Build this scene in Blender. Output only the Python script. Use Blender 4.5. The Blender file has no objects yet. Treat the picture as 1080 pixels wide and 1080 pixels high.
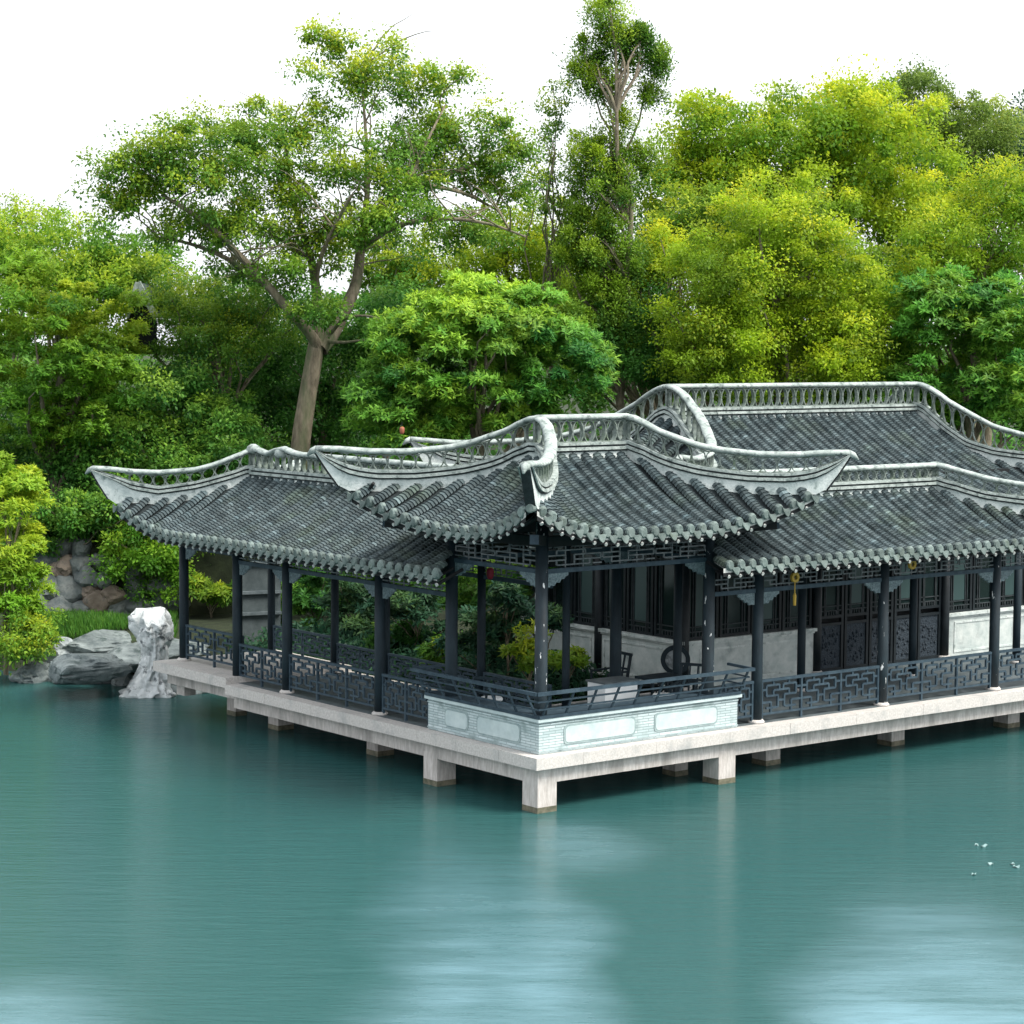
import bpy, bmesh, math, random
import numpy as np
from mathutils import Vector, Matrix, noise
R = math.radians
random.seed(7); RNG = np.random.default_rng(11)
scn = bpy.context.scene
COL = scn.collection

# ------------------------------------------------------------------ camera
CAMP = Vector((-23.976, -29.625, 7.158)); FPX = 2386.4
yaw, pitch, roll = R(38.308), R(4.421), R(0.413)
_fw = Vector((math.cos(pitch)*math.sin(yaw), math.cos(pitch)*math.cos(yaw), -math.sin(pitch)))
_rt = Vector((math.cos(yaw), -math.sin(yaw), 0)); _up = _rt.cross(_fw)
CR = _rt*math.cos(roll) + _up*math.sin(roll); CU = -_rt*math.sin(roll) + _up*math.cos(roll)
cd = bpy.data.cameras.new('camera'); cam = bpy.data.objects.new('camera', cd); COL.objects.link(cam)
cd.sensor_width = 36; cd.lens = 36*FPX/1080; cd.clip_start = .1; cd.clip_end = 3000
cam.matrix_world = Matrix(((CR.x, CU.x, -_fw.x, CAMP.x), (CR.y, CU.y, -_fw.y, CAMP.y), (CR.z, CU.z, -_fw.z, CAMP.z), (0, 0, 0, 1)))
scn.camera = cam

# ------------------------------------------------------------------ sky, sun, exposure
SUN_EL, SUN_AZ = R(52), R(150)          # azimuth measured from +Y towards +X
w = bpy.data.worlds.new('World'); scn.world = w; w.use_nodes = True
nt = w.node_tree; N = nt.nodes; LK = nt.links
bg = N['Background']; bg.inputs['Strength'].default_value = 0.15
sky = N.new('ShaderNodeTexSky'); sky.sky_type = 'NISHITA'; sky.sun_disc = False
sky.sun_elevation = SUN_EL; sky.sun_rotation = SUN_AZ; sky.air_density = 1.0; sky.dust_density = 4.0; sky.ozone_density = 1.0
hs = N.new('ShaderNodeHueSaturation'); hs.inputs['Saturation'].default_value = .30; hs.inputs['Value'].default_value = 1.15
LK.new(sky.outputs[0], hs.inputs['Color'])
veil = N.new('ShaderNodeMix'); veil.data_type = 'RGBA'; veil.inputs[0].default_value = .72       # bright even cloud veil over the sky
LK.new(hs.outputs[0], veil.inputs[6]); veil.inputs[7].default_value = (5.6, 5.8, 6.0, 1); LK.new(veil.outputs[2], bg.inputs['Color'])
sd = bpy.data.lights.new('sun', 'SUN'); so = bpy.data.objects.new('sun', sd); COL.objects.link(so)
sd.energy = 2.6; sd.angle = R(24); sd.color = (1, .95, .86)
sv = Vector((math.sin(SUN_AZ)*math.cos(SUN_EL), math.cos(SUN_AZ)*math.cos(SUN_EL), math.sin(SUN_EL)))
so.rotation_euler = sv.to_track_quat('Z', 'Y').to_euler(); so.location = (0, 0, 60)
vs = scn.view_settings; vs.view_transform = 'Standard'; vs.look = 'None'; vs.exposure = 0.95; vs.gamma = 1
scn.render.engine = 'CYCLES'
scn.cycles.max_bounces = 8; scn.cycles.diffuse_bounces = 5; scn.cycles.glossy_bounces = 3
scn.cycles.transmission_bounces = 3; scn.cycles.use_denoising = True

def ray(px, py):
    d = _fw + CR*((px-540)/FPX) - CU*((py-540)/FPX); return d
def at(px, py, depth): return CAMP + ray(px, py)*depth
def onz(px, py, z):
    d = ray(px, py); return CAMP + d*((z-CAMP.z)/d.z)

# ------------------------------------------------------------------ materials
def mat(name):
    m = bpy.data.materials.new(name); m.use_nodes = True
    return m, m.node_tree.nodes, m.node_tree.links, m.node_tree.nodes['Principled BSDF']
def noisy(name, c1, c2, scale=6, rough=.7, lo=.35, hi=.65, c3=None, s3=2.0, lo3=.55, hi3=.7, bump=0.0, bscale=40, tint=False, spec=.3, stretch=None, detail=6):
    """two colours mixed by noise, a third as stains; optional per-piece tint attribute and bump"""
    m, n, l, b = mat(name)
    tc = n.new('ShaderNodeTexCoord'); src = tc.outputs['Object']
    if stretch:
        mp = n.new('ShaderNodeMapping'); mp.inputs['Scale'].default_value = stretch; l.new(src, mp.inputs[0]); src = mp.outputs[0]
    def nz(s, d=detail):
        t = n.new('ShaderNodeTexNoise'); t.inputs['Scale'].default_value = s; t.inputs['Detail'].default_value = d
        t.inputs['Roughness'].default_value = .62; l.new(src, t.inputs['Vector']); return t.outputs[0]
    def ramp(f, a, bb):
        r = n.new('ShaderNodeMapRange'); r.inputs[1].default_value = a; r.inputs[2].default_value = bb; l.new(f, r.inputs[0]); return r.outputs[0]
    def mix(f, A, B, kind='MIX'):
        x = n.new('ShaderNodeMix'); x.data_type = 'RGBA'; x.blend_type = kind
        if isinstance(f, float): x.inputs[0].default_value = f
        else: l.new(f, x.inputs[0])
        for k, v in ((6, A), (7, B)):
            if isinstance(v, tuple): x.inputs[k].default_value = (*v, 1)
            else: l.new(v, x.inputs[k])
        return x.outputs[2]
    col = mix(ramp(nz(scale), lo, hi), c1, c2)
    if c3: col = mix(ramp(nz(s3), lo3, hi3), col, c3)
    if tint:
        at_ = n.new('ShaderNodeAttribute'); at_.attribute_name = 'tint'
        v = n.new('ShaderNodeCombineXYZ')
        for i in range(3): l.new(at_.outputs['Fac'], v.inputs[i])
        col = mix(1.0, col, v.outputs[0], 'MULTIPLY')
    l.new(col, b.inputs['Base Color']); b.inputs['Roughness'].default_value = rough
    b.inputs['Specular IOR Level'].default_value = spec
    if bump:
        bp = n.new('ShaderNodeBump'); bp.inputs['Strength'].default_value = bump; bp.inputs['Distance'].default_value = .03
        l.new(nz(bscale, 8), bp.inputs['Height']); l.new(bp.outputs[0], b.inputs['Normal'])
    return m
M_TILE = noisy('roof_tile', (.034, .052, .058), (.085, .112, .118), 3, .75, tint=True, c3=(.065, .09, .07), s3=.9, lo3=.52, hi3=.72, bump=.5, bscale=30)
M_PAN = noisy('shaded_pan_tile', (.014, .020, .022), (.03, .04, .043), 8, .85, bump=.6, bscale=22)  # darker than the cover tiles: shadow between rows put into the colour
M_END = noisy('tile_end', (.085, .118, .112), (.185, .23, .218), 5, .85, tint=True, c3=(.11, .14, .12), s3=4, bump=.4, bscale=40)
M_CAP = noisy('ridge_cap', (.20, .245, .232), (.40, .45, .43), 5, .85, lo=.3, hi=.6, c3=(.08, .105, .10), s3=7, lo3=.52, hi3=.68, bump=.5, bscale=30)
M_PLAS = noisy('lime_plaster', (.42, .48, .47), (.66, .70, .68), 4, .9, c3=(.22, .27, .26), s3=6, lo3=.54, hi3=.70, bump=.5, bscale=25)
M_LATT = noisy('ridge_lattice', (.08, .105, .10), (.24, .28, .255), 9, .85, c3=(.11, .15, .10), s3=3, lo3=.5, hi3=.7)
M_WHITE = noisy('white_paint', (.34, .36, .35), (.52, .53, .51), 10, .7, c3=(.4, .38, .36), s3=9, lo3=.6, hi3=.75)
M_WOOD = noisy('slate_painted_wood', (.005, .013, .019), (.013, .026, .035), 5, .6, c3=(.024, .040, .050), s3=11, lo3=.6, hi3=.8, spec=.25, stretch=(1, 1, .35))
M_WOODP = noisy('flaking_painted_wood', (.005, .013, .019), (.013, .026, .035), 5, .6, c3=(.72, .74, .74), s3=7, lo3=.655, hi3=.665, spec=.4, stretch=(1.6, 1.6, .5), detail=3)
M_RAIL = noisy('rail_wood', (.018, .036, .053), (.042, .070, .092), 6, .6, spec=.3)
M_FRZ = noisy('frieze_wood', (.09, .105, .115), (.18, .19, .20), 7, .6)
M_BRK = noisy('carved_bracket', (.10, .14, .16), (.22, .28, .30), 22, .8, bump=1.0, bscale=45)
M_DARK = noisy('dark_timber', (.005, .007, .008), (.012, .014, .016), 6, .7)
M_GRAN = noisy('pale_granite', (.45, .425, .40), (.61, .585, .56), 26, .8, c3=(.33, .34, .335), s3=1.6, lo3=.52, hi3=.75, bump=.35, bscale=70)
M_GRANW = noisy('granite_pier', (.42, .385, .36), (.60, .565, .54), 18, .8, c3=(.27, .255, .24), s3=2.6, lo3=.5, hi3=.72, bump=.4, bscale=50, stretch=(1, 1, .22))
M_WET = noisy('wet_granite', (.07, .075, .05), (.20, .18, .13), 7, .5)
M_FLOOR = noisy('grey_paving', (.065, .085, .093), (.12, .145, .155), 5, .6, bump=.2)
M_PANEL = noisy('pale_stone_panel', (.42, .51, .52), (.54, .62, .62), 3, .7, c3=(.38, .46, .46), s3=2.4, lo3=.52, hi3=.75, bump=.2, bscale=30)
M_LOW = noisy('low_wall_stone', (.40, .46, .45), (.56, .60, .58), 4, .8, c3=(.24, .28, .28), s3=2.3, lo3=.53, hi3=.72, bump=.3, bscale=20)
M_ROCK = noisy('limestone', (.20, .23, .24), (.46, .50, .51), 2.4, .9, c3=(.10, .12, .13), s3=4.5, lo3=.50, hi3=.64, bump=1.0, bscale=9)
M_ROCKD = noisy('shore_stone', (.08, .10, .105), (.25, .285, .285), 1.8, .85, c3=(.05, .07, .07), s3=3.2, lo3=.5, hi3=.66, bump=1.0, bscale=6)
M_ROCKB = noisy('wall_boulder', (.07, .09, .095), (.19, .205, .20), 2.2, .9, c3=(.09, .10, .10), s3=4, bump=1.0, bscale=8)
M_ROCKO = noisy('ochre_boulder', (.14, .11, .09), (.27, .22, .18), 2.2, .9, c3=(.13, .12, .11), s3=4, bump=1.0, bscale=8)
M_BARK = noisy('bark', (.10, .085, .06), (.26, .22, .16), 7, .9, c3=(.08, .11, .05), s3=1.7, lo3=.5, hi3=.68, bump=1.0, bscale=25, stretch=(1, 1, .3))
M_TWIG = noisy('twig', (.16, .14, .11), (.34, .31, .26), 8, .9)
M_SOIL = noisy('soil', (.016, .022, .012), (.032, .042, .02), 3, .95, c3=(.04, .08, .02), s3=1.2, bump=.6, bscale=12)
M_BED = noisy('pond_bed', (.03, .06, .05), (.05, .08, .07), 2, .9)

def m_brick():
    m, n, l, b = mat('pale_grey_brick')
    tc = n.new('ShaderNodeTexCoord'); sp = n.new('ShaderNodeSeparateXYZ'); l.new(tc.outputs['Object'], sp.inputs[0])
    ad = n.new('ShaderNodeMath'); l.new(sp.outputs[0], ad.inputs[0]); l.new(sp.outputs[1], ad.inputs[1])
    cb = n.new('ShaderNodeCombineXYZ'); l.new(ad.outputs[0], cb.inputs[0]); l.new(sp.outputs[2], cb.inputs[1])
    br = n.new('ShaderNodeTexBrick'); l.new(cb.outputs[0], br.inputs['Vector'])
    br.inputs['Scale'].default_value = 1; br.inputs['Brick Width'].default_value = .27; br.inputs['Row Height'].default_value = .048
    br.inputs['Mortar Size'].default_value = .006; br.inputs['Color1'].default_value = (.36, .45, .46, 1); br.inputs['Color2'].default_value = (.52, .60, .61, 1)
    br.inputs['Mortar'].default_value = (.22, .28, .29, 1)
    t = n.new('ShaderNodeTexNoise'); t.inputs['Scale'].default_value = 3.2; t.inputs['Detail'].default_value = 8; l.new(tc.outputs['Object'], t.inputs[0])
    r = n.new('ShaderNodeMapRange'); r.inputs[1].default_value = .52; r.inputs[2].default_value = .68; l.new(t.outputs[0], r.inputs[0])
    x = n.new('ShaderNodeMix'); x.data_type = 'RGBA'; l.new(r.outputs[0], x.inputs[0]); l.new(br.outputs[0], x.inputs[6]); x.inputs[7].default_value = (.24, .31, .31, 1)
    l.new(x.outputs[2], b.inputs['Base Color']); b.inputs['Roughness'].default_value = .85
    bp = n.new('ShaderNodeBump'); bp.inputs['Strength'].default_value = .5; bp.inputs['Distance'].default_value = .01; l.new(br.outputs['Fac'], bp.inputs['Height']); bp.invert = True
    l.new(bp.outputs[0], b.inputs['Normal'])
    return m
M_BRICK = m_brick()
M_RIM = noisy('panel_rim', (.22, .29, .30), (.34, .42, .42), 6, .85)
M_HALL = noisy('hall_timber', (.004, .008, .011), (.010, .016, .020), 5, .5)
M_HLAT = noisy('hall_lattice', (.018, .026, .030), (.045, .055, .06), 7, .6)
def plain(name, c, rough=.6, spec=.4, emit=None):
    m, n, l, b = mat(name); b.inputs['Base Color'].default_value = (*c, 1); b.inputs['Roughness'].default_value = rough
    b.inputs['Specular IOR Level'].default_value = spec
    return m
M_GLASS = plain('window_glass', (.010, .02, .02), .12, .4)
M_FROST = plain('frosted_pane', (.035, .068, .068), .3, .4)
M_RED = plain('red_lantern_silk', (.28, .02, .04), .6)
M_PINK = plain('faded_red_paper', (.30, .10, .06), .7)
M_GOLD = plain('golden_silk', (.48, .30, .04), .5)
M_PETAL = plain('white_petal', (.22, .33, .33), .6)
M_CLOTH = noisy('white_cloth', (.72, .76, .77), (.82, .84, .84), 3, .9)

def m_water():
    m, n, l, b = mat('pond_water')
    g = n.new('ShaderNodeTexCoord')
    mp = n.new('ShaderNodeMapping'); mp.inputs['Rotation'].default_value = (0, 0, yaw); l.new(g.outputs['Object'], mp.inputs[0])
    mp2 = n.new('ShaderNodeMapping'); mp2.inputs['Scale'].default_value = (.35, 1.6, 1); l.new(mp.outputs[0], mp2.inputs[0])
    t = n.new('ShaderNodeTexNoise'); t.inputs['Scale'].default_value = 2.4; t.inputs['Detail'].default_value = 7; t.inputs['Roughness'].default_value = .65; l.new(mp2.outputs[0], t.inputs[0])
    bp = n.new('ShaderNodeBump'); bp.inputs['Strength'].default_value = .3; bp.inputs['Distance'].default_value = .1
    l.new(t.outputs[0], bp.inputs['Height']); l.new(bp.outputs[0], b.inputs['Normal'])
    # sky reflection put into placed patches: rougher water with pale gloss mixed in
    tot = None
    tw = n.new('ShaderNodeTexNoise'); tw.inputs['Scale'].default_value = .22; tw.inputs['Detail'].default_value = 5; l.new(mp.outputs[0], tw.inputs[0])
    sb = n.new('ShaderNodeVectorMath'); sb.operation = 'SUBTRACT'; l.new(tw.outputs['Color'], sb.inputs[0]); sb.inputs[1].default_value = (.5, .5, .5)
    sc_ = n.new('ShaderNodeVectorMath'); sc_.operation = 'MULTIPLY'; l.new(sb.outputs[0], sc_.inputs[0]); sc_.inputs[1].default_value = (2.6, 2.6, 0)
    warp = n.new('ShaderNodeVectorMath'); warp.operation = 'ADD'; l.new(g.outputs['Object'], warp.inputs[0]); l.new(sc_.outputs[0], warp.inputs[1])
    for (px, py, rx, ry) in SHEEN_PATCH:
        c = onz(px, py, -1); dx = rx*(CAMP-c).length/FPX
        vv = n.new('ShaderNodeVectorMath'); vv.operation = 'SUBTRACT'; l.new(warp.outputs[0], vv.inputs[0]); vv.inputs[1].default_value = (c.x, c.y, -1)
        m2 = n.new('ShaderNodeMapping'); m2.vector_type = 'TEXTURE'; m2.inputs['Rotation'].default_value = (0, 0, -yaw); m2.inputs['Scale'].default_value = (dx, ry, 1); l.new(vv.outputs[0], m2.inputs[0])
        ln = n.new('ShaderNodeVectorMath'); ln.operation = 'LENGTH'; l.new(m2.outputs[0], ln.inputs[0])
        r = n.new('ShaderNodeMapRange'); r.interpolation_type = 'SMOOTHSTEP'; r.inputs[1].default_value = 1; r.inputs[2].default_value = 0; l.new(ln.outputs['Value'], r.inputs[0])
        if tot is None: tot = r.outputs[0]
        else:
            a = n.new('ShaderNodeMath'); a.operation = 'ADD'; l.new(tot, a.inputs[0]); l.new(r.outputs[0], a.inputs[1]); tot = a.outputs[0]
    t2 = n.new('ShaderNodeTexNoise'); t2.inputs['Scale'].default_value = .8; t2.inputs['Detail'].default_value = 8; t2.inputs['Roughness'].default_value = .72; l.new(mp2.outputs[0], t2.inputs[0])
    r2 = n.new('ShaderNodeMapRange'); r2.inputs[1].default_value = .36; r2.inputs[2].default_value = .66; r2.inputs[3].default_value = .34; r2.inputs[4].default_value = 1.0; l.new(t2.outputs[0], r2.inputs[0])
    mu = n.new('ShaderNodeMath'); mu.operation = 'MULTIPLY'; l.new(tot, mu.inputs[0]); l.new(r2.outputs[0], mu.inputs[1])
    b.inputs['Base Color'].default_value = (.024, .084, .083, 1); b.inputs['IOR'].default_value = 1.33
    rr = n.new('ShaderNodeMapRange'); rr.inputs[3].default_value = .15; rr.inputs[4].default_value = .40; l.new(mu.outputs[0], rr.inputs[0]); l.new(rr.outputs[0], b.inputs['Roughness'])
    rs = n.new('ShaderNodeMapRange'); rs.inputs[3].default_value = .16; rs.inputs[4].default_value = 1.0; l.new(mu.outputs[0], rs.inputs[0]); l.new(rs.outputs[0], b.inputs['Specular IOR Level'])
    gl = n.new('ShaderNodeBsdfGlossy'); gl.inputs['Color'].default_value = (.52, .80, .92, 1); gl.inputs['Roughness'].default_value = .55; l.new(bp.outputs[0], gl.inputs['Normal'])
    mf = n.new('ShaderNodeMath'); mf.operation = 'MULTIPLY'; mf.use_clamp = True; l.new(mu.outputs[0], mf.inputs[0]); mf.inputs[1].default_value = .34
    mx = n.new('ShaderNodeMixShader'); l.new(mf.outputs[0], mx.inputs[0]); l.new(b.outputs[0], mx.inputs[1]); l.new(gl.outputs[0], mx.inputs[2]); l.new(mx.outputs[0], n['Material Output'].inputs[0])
    return m
SHEEN_PATCH = [(460, 1040, 130, 11.0), (565, 1030, 85, 9.0), (1045, 1065, 190, 8.0), (935, 1095, 130, 4.0), (40, 1100, 170, 3.6), (620, 890, 80, 3.0)]

def leafmat(name, c1, c2, young, transl=.35, rough=.5):
    m, n, l, b = mat(name)
    a = n.new('ShaderNodeAttribute'); a.attribute_name = 'tint'
    x = n.new('ShaderNodeMix'); x.data_type = 'RGBA'; l.new(a.outputs['Fac'], x.inputs[0]); x.inputs[6].default_value = (*c1, 1); x.inputs[7].default_value = (*c2, 1)
    a2 = n.new('ShaderNodeAttribute'); a2.attribute_name = 'young'
    y = n.new('ShaderNodeMix'); y.data_type = 'RGBA'; l.new(a2.outputs['Fac'], y.inputs[0]); l.new(x.outputs[2], y.inputs[6]); y.inputs[7].default_value = (*young, 1)
    l.new(y.outputs[2], b.inputs['Base Color']); b.inputs['Roughness'].default_value = rough; b.inputs['Specular IOR Level'].default_value = .25
    tr = n.new('ShaderNodeBsdfTranslucent'); l.new(y.outputs[2], tr.inputs[0])
    ms = n.new('ShaderNodeMixShader'); ms.inputs[0].default_value = transl
    l.new(b.outputs[0], ms.inputs[1]); l.new(tr.outputs[0], ms.inputs[2]); l.new(ms.outputs[0], n['Material Output'].inputs[0])
    return m

# ------------------------------------------------------------------ helpers
ORG = {}
def tag(o, label=None, cat=None, group=None, kind=None):
    for k, v in (('label', label), ('category', cat), ('group', group), ('kind', kind)):
        if v: o[k] = v
    return o
def thing(name, label, cat, loc, group=None):
    o = bpy.data.objects.new(name, None); COL.objects.link(o); o.location = loc; o.empty_display_size = .2
    ORG[o.name] = Vector(loc); return tag(o, label, cat, group)
class MB:
    def __init__(s): s.v = []; s.f = []; s.t = []
    def add(s, V, F, tint=1.0):
        b = len(s.v); s.v.extend(tuple(map(float, p)) for p in V); s.f.extend(tuple(i+b for i in q) for q in F)
        s.t.extend([tint]*len(V)); return s
    def box(s, x0, x1, y0, y1, z0, z1):
        V = [(x, y, z) for z in (z0, z1) for x, y in ((x0, y0), (x1, y0), (x1, y1), (x0, y1))]
        return s.add(V, [(3, 2, 1, 0), (4, 5, 6, 7), (0, 1, 5, 4), (1, 2, 6, 5), (2, 3, 7, 6), (3, 0, 4, 7)])
    def bar(s, p0, p1, w, h, up=(0, 0, 1)):
        p0, p1 = Vector(p0), Vector(p1); d = (p1-p0).normalized(); u = Vector(up)
        sd_ = d.cross(u).normalized()*(w/2); u = sd_.cross(d).normalized()*(h/2)
        V = [p+a for p in (p0, p1) for a in (-sd_-u, sd_-u, sd_+u, -sd_+u)]
        return s.add(V, [(3, 2, 1, 0), (4, 5, 6, 7), (0, 1, 5, 4), (1, 2, 6, 5), (2, 3, 7, 6), (3, 0, 4, 7)])
    def tube(s, path, rad, seg=8, cap=True):
        P = [Vector(p) for p in path]; n = len(P)
        if not hasattr(rad, '__len__'): rad = [rad]*n
        V = []; prev = None
        for i in range(n):
            d = (P[min(i+1, n-1)]-P[max(i-1, 0)]).normalized()
            a = prev - d*prev.dot(d) if prev is not None else d.orthogonal()
            if a.length < 1e-6: a = d.orthogonal()
            a.normalize(); prev = a; b = d.cross(a)
            for k in range(seg):
                th = 2*math.pi*k/seg; V.append(P[i]+(a*math.cos(th)+b*math.sin(th))*rad[i])
        F = [(i*seg+k, i*seg+(k+1) % seg, (i+1)*seg+(k+1) % seg, (i+1)*seg+k) for i in range(n-1) for k in range(seg)]
        if cap: F += [tuple(range(seg-1, -1, -1)), tuple((n-1)*seg+k for k in range(seg))]
        return s.add(V, F)
    def lathe(s, c, prof, seg=16):
        V = [(c[0]+r*math.cos(2*math.pi*k/seg), c[1]+r*math.sin(2*math.pi*k/seg), c[2]+z) for r, z in prof for k in range(seg)]
        n = len(prof)
        F = [(i*seg+k, i*seg+(k+1) % seg, (i+1)*seg+(k+1) % seg, (i+1)*seg+k) for i in range(n-1) for k in range(seg)]
        F += [tuple(range(seg-1, -1, -1)), tuple((n-1)*seg+k for k in range(seg))]
        return s.add(V, F)
    def prism(s, pts, d):
        """closed outline extruded by vector d"""
        d = Vector(d); n = len(pts); V = [Vector(p) for p in pts]+[Vector(p)+d for p in pts]
        return s.add(V, [tuple(range(n-1, -1, -1)), tuple(range(n, 2*n))]+[(i, (i+1) % n, n+(i+1) % n, n+i) for i in range(n)])
    def build(s, name, m, parent=None, smooth=False, org=None):
        o = Vector(org) if org is not None else (ORG.get(parent.name, Vector()) if parent else Vector())
        me = bpy.data.meshes.new(name); me.from_pydata([(x-o.x, y-o.y, z-o.z) for x, y, z in s.v], [], s.f)
        a = me.attributes.new('tint', 'FLOAT', 'POINT'); a.data.foreach_set('value', s.t)
        me.materials.append(m)
        if smooth: me.shade_smooth()
        ob = bpy.data.objects.new(name, me); COL.objects.link(ob)
        if parent: ob.parent = parent; ORG[ob.name] = o
        elif org is not None: ob.location = o; ORG[ob.name] = o
        return ob
def interp(tab, t): return float(np.interp(t, [a for a, b in tab], [b for a, b in tab]))

# ------------------------------------------------------------------ the setting: water, ground
WZ = -1.0
def structure(o): o['kind'] = 'structure'; return o
mb = MB(); mb.add([(-900, -900, WZ), (900, -900, WZ), (900, 900, WZ), (-900, 900, WZ)], [(0, 1, 2, 3)])
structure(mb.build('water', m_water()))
def shore_dist(x, y):
    """>0 on land: shoreline runs behind the buildings and to the left of the corridor"""
    if y > 13: e = 2.3 - (y-15.5)*.42 + .35*noise.noise((x*.5, y*.5, 0))
    else: e = 3.0
    d = min(x-e, (y-13.0)*1.0) if x < 3.2 else min(x-2.6, max(y-4.8, x-30, y-13))
    return d
def ground_h(x, y):
    d = shore_dist(x, y)
    if d < -1.2: return -2.2
    base = -2.2 + (d+1.2)*1.0 if d < .6 else -.4+min(d-.6, 1.2)*.33
    base = min(base, .05)
    back = (x+24)*.618+(y+29.6)*.782          # depth from the viewpoint
    return base + max(0, min(1, (back-62)/22))*3.0 + (.12*noise.noise((x*.25, y*.25, 3)) if d > .3 else 0)
xs = np.concatenate([np.linspace(-700, -40, 12), np.arange(-30, 62, .8), np.linspace(66, 700, 12)])
ys = np.concatenate([np.linspace(-700, -60, 10), np.linspace(-50, -2, 8), np.arange(0, 62, .8), np.linspace(66, 700, 12)])
V = []; F = []
for j, y in enumerate(ys):
    for i, x in enumerate(xs): V.append((x, y, ground_h(x, y)))
nx = len(xs)
for j in range(len(ys)-1):
    for i in range(nx-1): F.append((j*nx+i, j*nx+i+1, (j+1)*nx+i+1, (j+1)*nx+i))
g = structure(MB().add(V, F).build('ground', M_SOIL, smooth=True))


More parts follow.
